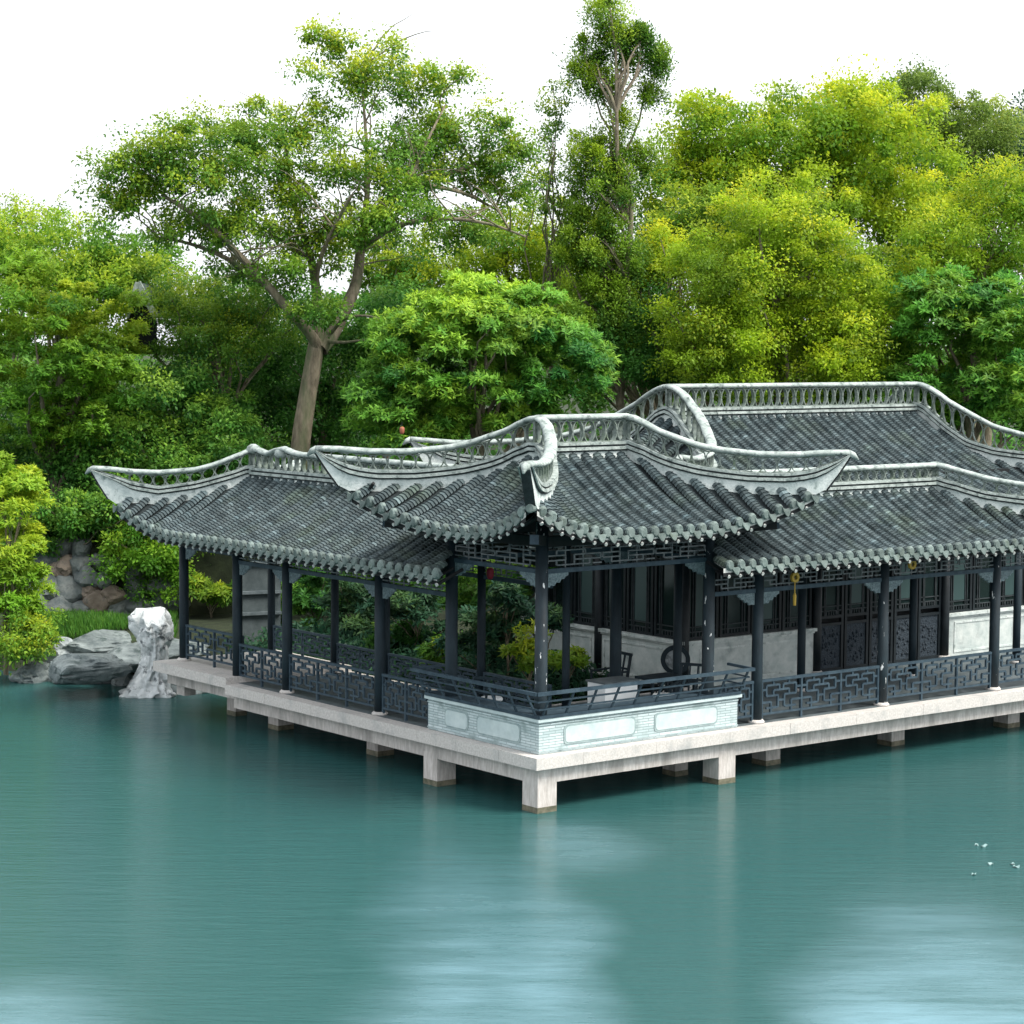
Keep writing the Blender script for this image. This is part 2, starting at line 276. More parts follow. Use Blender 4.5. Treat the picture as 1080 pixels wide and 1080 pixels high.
# ------------------------------------------------------------------ Chinese tiled roof with upturned corners
def gprof(t): return .68*t+.32*t*t
class Roof:
    """ridge along U from -a..a; eave half sizes A, B; corners swing out by ext and up by dz; hips follow a bent plan curve"""
    def __init__(s, O, U, V, A, B, ext, L, dz, ze, zr, a, vc, At, Bt, molt, hips=(True, True), umin=None, umax=None, clip=None):
        s.O = Vector(O); s.U = Vector(U); s.V = Vector(V); s.A, s.B, s.ext, s.L, s.dz, s.ze, s.zr, s.a, s.vc, s.At, s.Bt = A, B, ext, L, dz, ze, zr, a, vc, At, Bt
        s.hips = hips; s.molt = molt; s.umin = umin; s.umax = umax; s.clip = clip
        ts = np.linspace(0, 1, 60)
        s.ts = ts; s.hu = (1-ts)**2*a+2*ts*(1-ts)*a+ts*ts*At; s.hv = 2*ts*(1-ts)*vc+ts*ts*Bt
        s.uc = A+ext; s.vcor = float(np.interp(s.uc, s.hu+np.arange(60)*1e-6, s.hv)); s.extv = s.vcor-B; s.tcor = float(np.interp(s.uc, s.hu+np.arange(60)*1e-6, ts)); s.zr = molt[0][1]-.10
    def vh(s, u): return float(np.interp(abs(u), s.hu+np.arange(60)*1e-6, s.hv)) if abs(u) > s.a else 0.0
    def uh(s, v): return float(np.interp(abs(v), s.hv, s.hu))
    def hipped(s, u): return s.hips[1] if u > 0 else s.hips[0]
    def q(s, x, c): return max(0., min(1., (abs(x)-(c-s.L))/s.L))
    def Be(s, u): return s.B+(s.extv*s.q(u, s.uc)**2 if s.hipped(u) else 0)
    def zeu(s, u): return s.ze+(s.dz*s.q(u, s.uc)**2.0 if s.hipped(u) else 0)
    def Ae(s, v): return s.A+s.ext*s.q(v, s.vcor)**2
    def zev(s, v): return s.ze+s.dz*s.q(v, s.vcor)**2.0
    def zhip(s, t):
        off = .10+.05*min(1, t/.4); z = interp(s.molt, t)-off; k = max(0, min(1, (t-.6)/max(.05, s.tcor-.6)))
        return z*(1-k*k)+(s.ze+s.dz+.02)*k*k
    def zlong(s, u, v):
        b = s.Be(u); vh = s.vh(u) if s.hipped(u) else 0.0
        t = max(0, min(1, (b-abs(v))/max(1e-3, b-vh))); z0 = s.zeu(u)
        zt = s.zhip(float(np.interp(abs(u), s.hu+np.arange(60)*1e-6, s.ts))) if (abs(u) > s.a and s.hipped(u)) else s.zr
        return z0+(zt-z0)*gprof(t)
    def zshort(s, u, v):
        ae = s.Ae(v); uh = s.uh(v); zh = s.zhip(float(np.interp(abs(v), s.hv+np.arange(60)*1e-6, s.ts))); t = max(0, min(1, (ae-abs(u))/max(1e-3, ae-uh))); z0 = s.zev(v)
        return z0+(zh-z0)*gprof(t)
    def W(s, u, v, z): p = s.O+s.U*u+s.V*v; return Vector((p.x, p.y, z))
    def rows(s, sp):
        """yield (list of surface points from eave to top, side vector, outward vector, lateral half step pts fn)"""
        u0 = -s.uc if s.hips[0] else s.umin; u1 = s.uc if s.hips[1] else s.umax
        n = int((u1-u0)/sp); off = (u1-u0-n*sp)/2
        for sgn in (-1, 1):
            for k in range(n+1):
                u = u0+off+k*sp
                def pt(f, du=0, u=u, sgn=sgn):
                    uu = max(u0, min(u1, u+du)); b = s.Be(uu); ve = s.vh(uu) if s.hipped(uu) else 0
                    v = b+(ve-b)*f; return s.W(uu, sgn*v, s.zlong(uu, v))
                yield pt, s.U.copy(), s.V*sgn, (s.q(u, s.uc) if s.hipped(u) else 0)
        for sgn, ok in ((-1, s.hips[0]), (1, s.hips[1])):
            if not ok: continue
            n = int(2*s.vcor/sp); off = (2*s.vcor-n*sp)/2
            for k in range(n+1):
                v = -s.vcor+off+k*sp
                def pt(f, dv=0, v=v, sgn=sgn):
                    vv = max(-s.vcor, min(s.vcor, v+dv)); e = s.Ae(vv); h = s.uh(vv); u = e+(h-e)*f
                    return s.W(sgn*u, vv, s.zshort(u, vv))
                yield pt, s.V.copy(), s.U*sgn, s.q(v, s.vcor)
    def build(s, parent, sp=.28, seg=.072):
        tiles, pan, sof, end, raf, fas = MB(), MB(), MB(), MB(), MB(), MB()
        angs = [R(d) for d in (0, 45, 90, 135, 180)]
        for pt, side, out, qq in s.rows(sp):
            p0, p1 = pt(0), pt(1); ln = (p1-p0).length
            if ln < .12: continue
            keep = (lambda p: True) if s.clip is None else s.clip
            # pan tiles and soffit
            m = 8; Lp = [pt(i/m, -sp/2) for i in range(m+1)]; Rp = [pt(i/m, sp/2) for i in range(m+1)]
            for i in range(m):
                if not keep((Lp[i]+Rp[i+1])/2): continue
                dn = Vector((0, 0, -.02)); ds = Vector((0, 0, -.17))
                pan.add([Lp[i]+dn, Rp[i]+dn, Rp[i+1]+dn, Lp[i+1]+dn], [(0, 1, 2, 3)])
                sof.add([Lp[i]+ds, Rp[i]+ds, Rp[i+1]+ds, Lp[i+1]+ds], [(3, 2, 1, 0)])
            if keep((Lp[0]+Rp[0])/2):
                a_, b_ = Lp[0], Rp[0]
                fas.add([a_-Vector((0, 0, .02)), b_-Vector((0, 0, .02)), b_-Vector((0, 0, .10)), a_-Vector((0, 0, .10))], [(0, 1, 2, 3)])
                sof.add([a_-Vector((0, 0, .10)), b_-Vector((0, 0, .10)), b_-Vector((0, 0, .17)), a_-Vector((0, 0, .17))], [(0, 1, 2, 3)])
            # covering tile course: overlapping short barrel tiles
            nt_ = max(2, int(ln/seg)); base = .85+.3*random.random(); ring = []; tn = []; jit = random.uniform(-.012, .012)
            ok0 = keep(p0)
            for i in range(nt_):
                t = base*random.uniform(.72, 1.28)
                if random.random() < .05: t *= 1.7
                for f, r in ((i/nt_, .126*(1+.14*qq)), ((i+1)/nt_-.001, .098*(1+.14*qq))):
                    p = pt(f, jit); p_ = pt(min(1, f+.03), jit); d = (p_-p)
                    if d.length < 1e-6: d = p-pt(f-.03, jit)
                    d.normalize(); sv_ = (side-d*side.dot(d)).normalized(); up = sv_.cross(d)
                    if up.z < 0: up = -up
                    ring.append([p+sv_*(r*math.cos(a))+up*(r*.82*math.sin(a)-.008) for a in angs]); tn.append(t)
            V = [p for r_ in ring for p in r_]; F = []
            for i in range(len(ring)-1):
                if s.clip and not keep(ring[i][2]): continue
                for k in range(4): F.append((i*5+k, i*5+k+1, (i+1)*5+k+1, (i+1)*5+k))
            b = len(tiles.v); tiles.v.extend(tuple(p) for p in V); tiles.f.extend(tuple(q+b for q in f) for f in F)
            tiles.t.extend(t for t in tn for _ in range(5))
            if not ok0: continue
            # tile end plug, drip tile, rafter end
            d = (pt(.06)-p0).normalized(); o_ = (-d+Vector((0, 0, .35))).normalized(); c = p0+Vector((0, 0, .035))-d*.02
            sv_ = side.normalized(); u2 = sv_.cross(o_).normalized()
            if u2.z < 0: u2 = -u2
            r = random.uniform(.084, .098); n = 10
            rim = [c+sv_*(r*math.cos(2*math.pi*k/n))+u2*(r*1.12*math.sin(2*math.pi*k/n)) for k in range(n)]
            inn = [c+o_*.035+sv_*(.75*r*math.cos(2*math.pi*k/n))+u2*(.8*r*math.sin(2*math.pi*k/n)) for k in range(n)]
            bk = [p-o_*.05 for p in rim]
            end.add(bk+rim+inn, [(k, (k+1) % n, n+(k+1) % n, n+k) for k in range(n)]+[(n+k, n+(k+1) % n, 2*n+(k+1) % n, 2*n+k) for k in range(n)]+[tuple(2*n+k for k in range(n))], random.uniform(.75, 1.2))
            q0 = pt(0, sp/2)
            if s.clip is None or keep(q0):
                o2 = Vector((out.x, out.y, 0)).normalized(); dr = o2*.05
                wv = sp*.40; tt = random.uniform(.7, 1.1)
                pr = [(-wv, .03), (-wv*.55, -.005), (0, -.015), (wv*.55, -.005), (wv, .03), (wv*.8, -.05), (wv*.35, -.125), (0, -.15), (-wv*.35, -.125), (-wv*.8, -.05)]
                fr = [q0+sv_*a+Vector((0, 0, b_))+o2*(.03-.3*min(0, b_)) for a, b_ in pr]
                end.prism(fr, -o2*.03); end.t[-20:] = [tt]*20
            rc = p0-Vector((0, 0, .165))+Vector((out.x, out.y, 0))*-.02; rd = (pt(.25)-p0); rd = rd.normalized() if rd.length > .01 else d
            raf.tube([rc+rd*.6, rc], .032, 8); fas.tube([rc, rc-rd*.03], .033, 8)
        o = pan.build('roof', M_PAN, parent)
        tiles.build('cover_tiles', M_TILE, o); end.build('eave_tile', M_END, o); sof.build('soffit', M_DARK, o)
        raf.build('rafters', M_DARK, o); fas.build('rafter_ends', M_WHITE, o)
        s.part = o; return o
    def hip_path(s, su, sv_, n=34, t0=0., t1=1.0):
        ts = np.linspace(t0, t1, n); a = s.a
        us = (1-ts)**2*a+2*ts*(1-ts)*a+ts*ts*s.At; vs_ = 2*ts*(1-ts)*s.vc+ts*ts*s.Bt
        P = []; zb = []
        tcor = float(np.interp(s.uc, us+np.arange(n)*1e-6, ts))
        for t, u, v in zip(ts, us, vs_):
            p = s.W(su*u, sv_*v, 0); P.append(p)
            zb.append(s.zlong(min(u, s.uc), v)-.10 if t <= tcor else None)
        zc_ = [z for z in zb if z is not None][-1]; tip = None
        return ts, P, zb, tcor, zc_

def sweep(mbd, P, zlo, zhi, hw):
    """rectangular section swept along a plan path"""
    n = len(P); V = []
    for i in range(n):
        d = P[min(i+1, n-1)]-P[max(i-1, 0)]; nn = Vector((-d.y, d.x, 0)).normalized()
        h = hw[i] if hasattr(hw, '__len__') else hw
        for sg, z in ((-1, zlo[i]), (1, zlo[i]), (1, zhi[i]), (-1, zhi[i])): V.append((P[i].x+nn.x*sg*h, P[i].y+nn.y*sg*h, z))
    F = [(3, 2, 1, 0), tuple((n-1)*4+k for k in range(4))]
    for i in range(n-1):
        for k in range(4): F.append((i*4+k, i*4+(k+1) % 4, (i+1)*4+(k+1) % 4, (i+1)*4+k))
    mbd.add(V, F)
def ridge_wall(parent, P, zm, zc, zb, step=.25, name='ridge', post=True):
    """openwork ridge: plaster footing, double moulding, rows of ring tiles, rounded coping"""
    n = len(P); ft, ml, la, cp = MB(), MB(), MB(), MB()
    rz = [noise.noise((p.x*3, p.y*3, 7.3))*.025 for p in P]
    sweep(ft, P, zb, [max(b_+.02, z+.015) for z, b_ in zip(zm, zb)], [.075+abs(r_) for r_ in rz])
    gap = [max(.02, c-.05-m_) for c, m_ in zip(zc, zm)]; k = [min(1, g_/.32) for g_ in gap]
    sweep(ml, P, zm, [z+.054*q for z, q in zip(zm, k)], .135)
    gv = MB(); sweep(gv, P, [z+.055*q for z, q in zip(zm, k)], [z+.090*q for z, q in zip(zm, k)], .095); sweep(gv, P, [z-.03*q for z, q in zip(zm, k)], [z-.001 for z in zm], .105)  # dark strips: shadow and dirt of the moulding grooves put in as colour
    sweep(ml, P, [z+.091*q for z, q in zip(zm, k)], [z+.14*q for z, q in zip(zm, k)], .125)
    # ring tiles
    S = [0]
    for i in range(1, n): S.append(S[-1]+(P[i]-P[i-1]).length)
    m = max(1, int(S[-1]/step))
    for j in range(m):
        sc = (j+.5)*S[-1]/m; i = min(n-2, max(0, int(np.searchsorted(S, sc))-1)); f = (sc-S[i])/max(1e-6, S[i+1]-S[i])
        p = P[i].lerp(P[i+1], f); d = (P[i+1]-P[i]).normalized(); nn = Vector((-d.y, d.x, 0))
        lo = zm[i]+(zm[i+1]-zm[i])*f+.13; hi = zc[i]+(zc[i+1]-zc[i])*f-.06; h = hi-lo
        if h < .09: continue
        sl = ((zc[i+1]+zm[i+1])-(zc[i]+zm[i]))/2/max(1e-6, S[i+1]-S[i])
        rx = S[-1]/m*.5; rzz = h/2; sg = 12; V = []; F = []
        for q in range(sg):
            a = 2*math.pi*q/sg
            for rr, dd in ((1, .045), (1, -.045), (.86, -.045), (.86, .045)):
                x = rx*1.04*math.cos(a)*rr; V.append(p+d*x+nn*dd+Vector((0, 0, lo+h/2+(rzz+.012)*math.sin(a)*(rr if rr == 1 else .90)+sl*x)))
        for q in range(sg):
            for e in range(4): F.append((q*4+e, q*4+(e+1) % 4, ((q+1) % sg)*4+(e+1) % 4, ((q+1) % sg)*4+e))
        la.add(V, F)
        # scallop tile sitting between two rings, at the foot and head
        for zz, sgn in ((lo, 1), (hi, -1)):
            e = p+d*rx; la.bar((e.x-d.x*.07, e.y-d.y*.07, zz+sgn*.02+sl*(rx-.07)), (e.x+d.x*.07, e.y+d.y*.07, zz+sgn*.02+sl*(rx+.07)), .085, .022)
    if post:
        for i in (0, n-1):
            if zc[i]-zm[i] > .3:
                d = (P[min(i+1, n-1)]-P[max(i-1, 0)]).normalized(); la.bar((P[i].x, P[i].y, zm[i]+.13), (P[i].x, P[i].y, zc[i]-.05), .14, .05, up=d)
    V = []; sg = 12
    for i in range(n):
        d = P[min(i+1, n-1)]-P[max(i-1, 0)]; nn = Vector((-d.y, d.x, 0)).normalized(); wa = .112+.006*math.sin(i*2.1)
        for q in range(sg):
            a = 2*math.pi*q/sg; V.append((P[i].x+nn.x*wa*math.cos(a), P[i].y+nn.y*wa*math.cos(a), zc[i]-.01+(.062 if math.sin(a) > 0 else .05)*math.sin(a)))
    cp.add(V, [(i*sg+q, i*sg+(q+1) % sg, (i+1)*sg+(q+1) % sg, (i+1)*sg+q) for i in range(n-1) for q in range(sg)]+[tuple(range(sg-1, -1, -1)), tuple((n-1)*sg+q for q in range(sg))])
    o = ft.build(name, M_PLAS, parent)
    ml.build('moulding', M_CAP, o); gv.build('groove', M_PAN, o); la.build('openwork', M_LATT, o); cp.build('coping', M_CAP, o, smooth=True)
    return o
def hip_ridges(rf, thing_, capt, molt, quads, cut=None):
    for su, sv_ in quads:
        ts, P, zb, tcor, zc_ = rf.hip_path(su, sv_)
        zcap = [interp(capt, t) for t in ts]; zmo = [interp(molt, t) for t in ts]
        ztip = zcap[-1]-.05
        for i, t in enumerate(ts):
            if zb[i] is None:
                f = (t-tcor)/(1-tcor); zb[i] = zc_+.05+(ztip-zc_-.08)*f**1.15
        # soft corner where hip meets main ridge
        zmo = [max(a_, b_+.05) for a_, b_ in zip(zmo, zb)]
        zmo = [min(a_, c-.04) for a_, c in zip(zmo, zcap)]
        zb = [min(b_, m_-.03) for b_, m_ in zip(zb, zmo)]
        o = ridge_wall(thing_, P, zmo, zcap, zb, name='hip_ridge')
        jj = [i for i, t in enumerate(ts) if t >= tcor-.01]
        if len(jj) > 2:
            u_ = MB(); sweep(u_, [P[i]+(P[jj[-1]]-P[jj[0]]).normalized()*.02 for i in jj], [zb[i]-.03 for i in jj], [zb[i]-.004 for i in jj], .085); u_.build('prow_edge', M_PAN, o)
        if (su, sv_) == (-1, -1) and thing_.name == 'corner_pavilion':
            ic = min(range(len(ts)), key=lambda i: abs(ts[i]-tcor)); od = Vector((P[-1].x-P[ic].x, P[-1].y-P[ic].y, 0)).normalized(); cc_ = Vector((P[ic].x, P[ic].y, zc_+.03))+od*.06
            MB().tube([cc_-od*.25, cc_, cc_+od*.012], [.075, .075, .06], 12).build('corner_tile', M_END, o)
        # hooked tip
        e = (P[-1]-P[-3]).normalized(); t_ = MB()
        t_.tube([(P[-1].x, P[-1].y, zcap[-1]-.03), (P[-1].x+e.x*.09, P[-1].y+e.y*.09, zcap[-1]-.05), (P[-1].x+e.x*.17, P[-1].y+e.y*.17, zcap[-1]-.13)], [.085, .055, .02], 8)
        t_.build('hooked_tip', M_CAP, o, smooth=True)
def main_ridge(rf, thing_, u0, u1, zm, zc, n=None):
    n = n or max(3, int((u1-u0)/.3)); us = np.linspace(u0, u1, n)
    P = [rf.W(u, 0, 0) for u in us]; g_ = lambda z, u: z(u) if callable(z) else z
    return ridge_wall(thing_, P, [g_(zm, u) for u in us], [g_(zc, u) for u in us], [rf.zr-.12]*n)

# ------------------------------------------------------------------ timber pieces
def column(parent, x, y, z0, z1, r=.105, m=None):
    b = MB(); b.lathe((x, y, z0), [(r, .06), (r*1.01, .8), (r*.98, z1-z0)], 14)
    o = b.build('column', m or M_WOOD, parent, smooth=True)
    MB().lathe((x, y, z0), [(r*1.45, 0), (r*1.5, .03), (r*1.2, .065)], 14).build('column_base', M_GRAN, o, smooth=True)
    return o
def frieze(parent, p0, p1, z0, z1, r=.10):
    """bottom rail, broken fretwork bars and top plate between two columns"""
    p0, p1 = Vector((*p0, 0)), Vector((*p1, 0)); d = (p1-p0); L = d.length; d.normalize(); p0 = p0+d*r; L -= 2*r
    P = lambda s_, z: (p0.x+d.x*s_, p0.y+d.y*s_, z)
    ra, fr = MB(), MB()
    ra.bar(P(0, z0+.04), P(L, z0+.04), .07, .08); o = ra.build('beam', M_RAIL, parent)
    h = z1-z0-.08; m = max(1, round(L/1.15)); c = L/m; lev = [z0+.08+h*k for k in (.14, .36, .58, .80)]; t = .024
    for k in range(m):
        a = k*c
        for s0, s1, lv in ((.02, .34, 1), (.02, .34, 2), (.18, .78, 0), (.50, .98, 1), (.50, .98, 2), (.18, .70, 3), (.82, 1.0, 3), (.84, 1.0, 0)):
            fr.bar(P(a+s0*c, lev[lv]), P(a+s1*c, lev[lv]), .03, t)
        for s_, l0, l1 in ((.02, 1, 2), (.34, 1, 2), (.50, 0, 1), (.50, 1, 2), (.98, 1, 2), (.18, 0, 1), (.78, 0, 1), (.18, 2, 3), (.70, 2, 3)):
            fr.bar(P(a+s_*c, lev[l0]), P(a+s_*c, lev[l1]), .026, t, up=d)
        for s_ in (.34, .66): fr.bar(P(a+s_*c, z0+.08), P(a+s_*c, z1), .02, .02, up=d)
    fr.build('fretwork', M_FRZ, o)
    MB().bar(P(-.05, z1+.09), P(L+.05, z1+.09), .11, .18).build('top_plate', M_DARK, o)
    return o
def bracket(parent, x, y, dx, dy, z, w_=.46, h=.24):
    """stepped carved spandrel under the beam"""
    d = Vector((dx, dy, 0)).normalized(); nn = Vector((-d.y, d.x, 0)); pr = [(0, 0), (w_, 0), (w_, -.05), (w_*.86, -.07), (w_*.8, -.11), (w_*.66, -.11), (w_*.58, -.17), (w_*.42, -.16), (w_*.33, -.22), (.15*w_, -.21), (.1*w_, -h), (0, -h)]
    b = MB(); b.prism([(x+d.x*a-nn.x*.02, y+d.y*a-nn.y*.02, z+c) for a, c in pr], nn*.04)
    for k in range(5):
        a, c = .05+.062*k, -.07-.02*((k*3) % 2); b.lathe((x+d.x*a, y+d.y*a, z+c-.02), [(.012, -.02), (.034, 0), (.012, .02)], 8)
    return b.build('carved_bracket', M_BRK, parent)
def railing(parent, p0, p1, z0, n, r=.10, h=.80):
    """fretwork balustrade with n panels"""
    p0, p1 = Vector((*p0, 0)), Vector((*p1, 0)); d = (p1-p0); L = d.length; d.normalize(); p0 = p0+d*r; L -= 2*r
    P = lambda s_, z: (p0.x+d.x*s_, p0.y+d.y*s_, z0+z)
    fr, la = MB(), MB(); fr.bar(P(0, h-.025), P(L, h-.025), .065, .05)
    c = L/n
    for k in range(n+1): s_ = min(max(k*c, .022), L-.022); fr.bar(P(s_, 0), P(s_, h-.05), .05, .045, up=d)
    fr.bar(P(.04, .145), P(L-.04, .145), .045, .04)
    H = h-.05-.165; t = .038; w3 = .040
    for k in range(n):
        a = k*c+.022; cc = c-.044
        X = lambda f: a+f*cc
        Z = lambda f: .165+f*H
        for x0, x1, z in ((.12, .45, .87), (.55, .88, .87), (.30, .70, .70), (.12, .42, .53), (.58, .88, .53), (.0, .24, .33), (.76, 1, .33), (.12, .40, .14), (.60, .88, .14), (0, .12, .74), (.88, 1, .74), (.42, .58, .36)):
            la.bar(P(X(x0), Z(z)), P(X(x1), Z(z)), w3, t)
        for x, z0_, z1_ in ((.12, .53, .87), (.88, .53, .87), (.30, .87, 1), (.70, .87, 1), (.45, .70, .87), (.55, .70, .87), (.30, .53, .70), (.70, .53, .70), (.42, .14, .53), (.58, .14, .53), (.24, .14, .33), (.76, .14, .33), (.24, 0, .14), (.76, 0, .14)):
            la.bar(P(X(x), Z(z0_)), P(X(x), Z(z1_)), t, w3, up=d)
    o = fr.build('railing', M_RAIL, parent); la.build('fretwork', M_RAIL, o)
    return o

# ------------------------------------------------------------------ stone platform on piers
plat = thing('stone_platform', 'pale granite platform on square piers standing in the pond under the pavilion', 'platform', (0, 0, 0))
X1 = 24.0; ST = .213; YL = 10.22
EDG = 1.05
cuts = [EDG, 2.75, 4.55, 6.1, 7.9, 9.8, 11.6, 13.5, 15.4, 17.4, 19.4, 21.6, X1]
MB().prism([(0, 0, -ST), (EDG-.004, 0, -ST), (EDG-.004, EDG-.004, -ST), (0, EDG-.004, -ST)], (0, 0, ST-.004)).build('edge_slab', M_GRAN, plat)
for xa, xb in zip(cuts, cuts[1:]): MB().box(xa+.003, xb-.004, random.uniform(0, .006), EDG, -ST, -.004-random.uniform(0, .004)).build('edge_slab', M_GRAN, plat)
cuts = [EDG, 2.3, 3.48, 5.2, 7.0, 8.7, YL]
for ya, yb in zip(cuts, cuts[1:]): MB().box(random.uniform(0, .006), EDG, ya+.003, yb-.004, -ST, -.004-random.uniform(0, .004)).build('edge_slab', M_GRAN, plat)
MB().prism([(EDG+.003, EDG+.003, -ST), (X1, EDG+.003, -ST), (X1, 4.3, -ST), (3.15, 4.3, -ST), (3.15, YL, -ST), (EDG+.003, YL, -ST)], (0, 0, ST-.006)).build('inner_slab', M_GRAN, plat)
MB().prism([(.30, .30, -.003), (X1, .30, -.003), (X1, 4.1, -.003), (3.0, 4.1, -.003), (3.0, YL-.05, -.003), (.30, YL-.05, -.003)], (0, 0, .006)).build('paving', M_FLOOR, plat)
MB().box(.03, 3.15, YL+.002, 13.25, -.09, .12).build('upper_slab', M_GRAN, plat)
bi = .16
b = MB()
b.box(bi, 4.80, bi, .55, -.49, -ST-.002); b.box(bi, .55, .552, 3.44, -.49, -ST-.002)
b.box(4.802, X1, bi+.05, .6, -.51, -ST-.002); b.box(bi+.05, .6, 3.442, YL-.02, -.51, -ST-.002)
b.box(bi+.14, .6, YL+.02, 13.1, -.36, -.092)
b.build('edge_beam', M_GRANW, plat)
def pier(x0, x1, y0, y1):
    o = MB().box(x0, x1, y0, y1, -2.1, -.40).build('pier', M_GRANW, plat)
    MB().box(x0-.004, x1+.004, y0-.004, y1+.004, -1.2, WZ+.10).build('wet_band', M_WET, o)
pi = bi-.004
pier(pi, pi+.42, pi, pi+.42); pier(pi, pi+.42, 3.06, 3.48); pier(4.42, 4.84, pi, pi+.42); pier(4.3, 4.62, 1.2, 1.55)
for x in (6.42, 9.95, 13.55, 17.1): pier(x, x+.38, .95, 1.33)
for y in (6.12, 9.72): pier(.98, 1.36, y, y+.38)
pier(1.19, 1.47, 11.75, 12.1)
MB().box(.5, .78, 12.72, 13.05, -.62, -.364).build('short_pier', M_GRANW, plat)
MB().prism([(2.2, 2.2, -2.2), (X1, 2.2, -2.2), (X1, 4.25, -2.2), (3.1, 4.25, -2.2), (3.1, 13.2, -2.2), (2.2, 13.2, -2.2)], (0, 0, 1.95)).build('foundation_wall', M_ROCKD, plat)

# ------------------------------------------------------------------ corner pavilion
c0 = .42; px0, px1, py0, py1 = .42, 4.36, .42, 3.0
pav = thing('corner_pavilion', 'grey tiled corner pavilion with sweeping upturned roof at the tip of the stone platform', 'pavilion', (2.39, 1.71, 0))
PCX, PCY = (px0+px1)/2, (py0+py1)/2
capP = [(0, 5.72), (.10, 5.70), (.2, 5.61), (.3, 5.47), (.4, 5.36), (.5, 5.23), (.58, 5.16), (.66, 5.12), (.74, 5.08), (.85, 5.08), (.95, 5.12), (1, 5.12)]
molP = [(0, 5.15), (.06, 5.15), (.2, 5.05), (.3, 4.92), (.38, 4.83), (.5, 4.72), (.6, 4.66), (.7, 4.61), (.83, 4.60), (.9, 4.66), (.95, 4.80), (1, 5.06)]
rp = Roof((PCX, PCY, 0), (1, 0, 0), (0, 1, 0), 2.97, 2.29, .42, 2.6, .63, 3.80, 5.16, 1.06, .9, 3.74, 3.04, molP)
rp.build(pav)
main_ridge(rp, pav, -1.06, 1.06, 5.13, 5.73)
hip_ridges(rp, pav, capP, molP, [(-1, -1), (1, -1), (-1, 1), (1, 1)])
ZB = 3.10
for x, y, m in ((px0, py0, M_WOODP), (px1, py0, M_WOODP), (px0, py1, M_WOOD), (px1, py1, M_WOOD)): column(pav, x, y, 0, 4.0, .115, m)
column(pav, 3.12, py1, 0, 4.1, .075)
for a_, b_ in (((px0, py0), (px1, py0)), ((px0, py0), (px0, py1)), ((px1, py0), (px1, py1)), ((px0, py1), (px1, py1))):
    frieze(pav, a_, b_, ZB, 3.56)
    dx, dy = b_[0]-a_[0], b_[1]-a_[1]; l_ = math.hypot(dx, dy); dx /= l_; dy /= l_
    bracket(pav, a_[0]+dx*.12, a_[1]+dy*.12, dx, dy, ZB-.002); bracket(pav, b_[0]-dx*.12, b_[1]-dy*.12, -dx, -dy, ZB-.002)
# corner cantilever beams under the upturned eaves
for sx, sy, x, y in ((-1, -1, px0, py0), (1, -1, px1, py0), (-1, 1, px0, py1), (1, 1, px1, py1)):
    o = MB().bar((x-sx*.3, y-sy*.3, 3.62), (x+sx*.86, y+sy*.86, 3.80), .16, .17).build('corner_beam', M_DARK, pav)
    MB().bar((x+sx*.861, y+sy*.861, 3.80), (x+sx*.89, y+sy*.89, 3.805), .15, .16).build('beam_end', M_RAIL, o)
# bench with brick base and outward leaning backrest
bx, bt = .25, .62
b = MB()
b.prism([(bx, bx, 0), (4.96, bx, 0), (4.96, bx+.30, 0), (bx+.30, bx+.30, 0), (bx+.30, 3.47, 0), (bx, 3.47, 0)], (0, 0, bt-.06))
bw = b.build('bench_wall', M_BRICK, pav)
b = MB(); b.prism([(bx-.05, bx-.05, bt-.058), (5.03, bx-.05, bt-.058), (5.03, bx+.34, bt-.058), (bx+.34, bx+.34, bt-.058), (bx+.34, 3.53, bt-.058), (bx-.05, 3.53, bt-.058)], (0, 0, .055)); b.build('ledge', M_PANEL, bw)
b = MB()
for z in (.035, .50):
    b.box(bx-.016, 4.97, bx-.016, bx-.002, z, z+.022); b.box(bx-.016, bx-.002, bx, 3.48, z, z+.022)
b.build('string_course', M_BRICK, bw)
def cham(s0, s1, z0, z1, c=.07): return [(s0+c, z0), (s1-c, z0), (s1-c*.3, z0+c*.3), (s1, z0+c), (s1, z1-c), (s1-c*.3, z1-c*.3), (s1-c, z1), (s0+c, z1), (s0+c*.3, z1-c*.3), (s0, z1-c), (s0, z0+c), (s0+c*.3, z0+c*.3)]
for s0, s1 in ((.8, 2.45), (2.9, 4.45)):
    rim, pn = MB(), MB()
    rim.prism([(s, bx-.002, z) for s, z in cham(s0, s1, .12, .46)], (0, -.010, 0)); pn.prism([(s, bx-.013, z) for s, z in cham(s0+.03, s1-.03, .15, .43)], (0, -.006, 0))
    o = rim.build('inset_panel', M_RIM, bw); pn.build('panel_face', M_PANEL, o)
for s0, s1 in ((.75, 2.0), (2.25, 2.95)):
    rim, pn = MB(), MB()
    rim.prism([(bx-.002, s, z) for s, z in cham(s0, s1, .12, .46)], (-.010, 0, 0)); pn.prism([(bx-.013, s, z) for s, z in cham(s0+.03, s1-.03, .15, .43)], (-.006, 0, 0))
    o = rim.build('inset_panel', M_RIM, bw); pn.build('panel_face', M_PANEL, o)
b = MB(); b.prism([(bx, bx, bt), (4.98, bx, bt), (4.98, bx+.44, bt), (bx+.44, bx+.44, bt), (bx+.44, 3.50, bt), (bx, 3.50, bt)], (0, 0, .04)); b.build('bench_seat', M_RAIL, pav)
bs = MB(); lean = .24; zt = 1.10
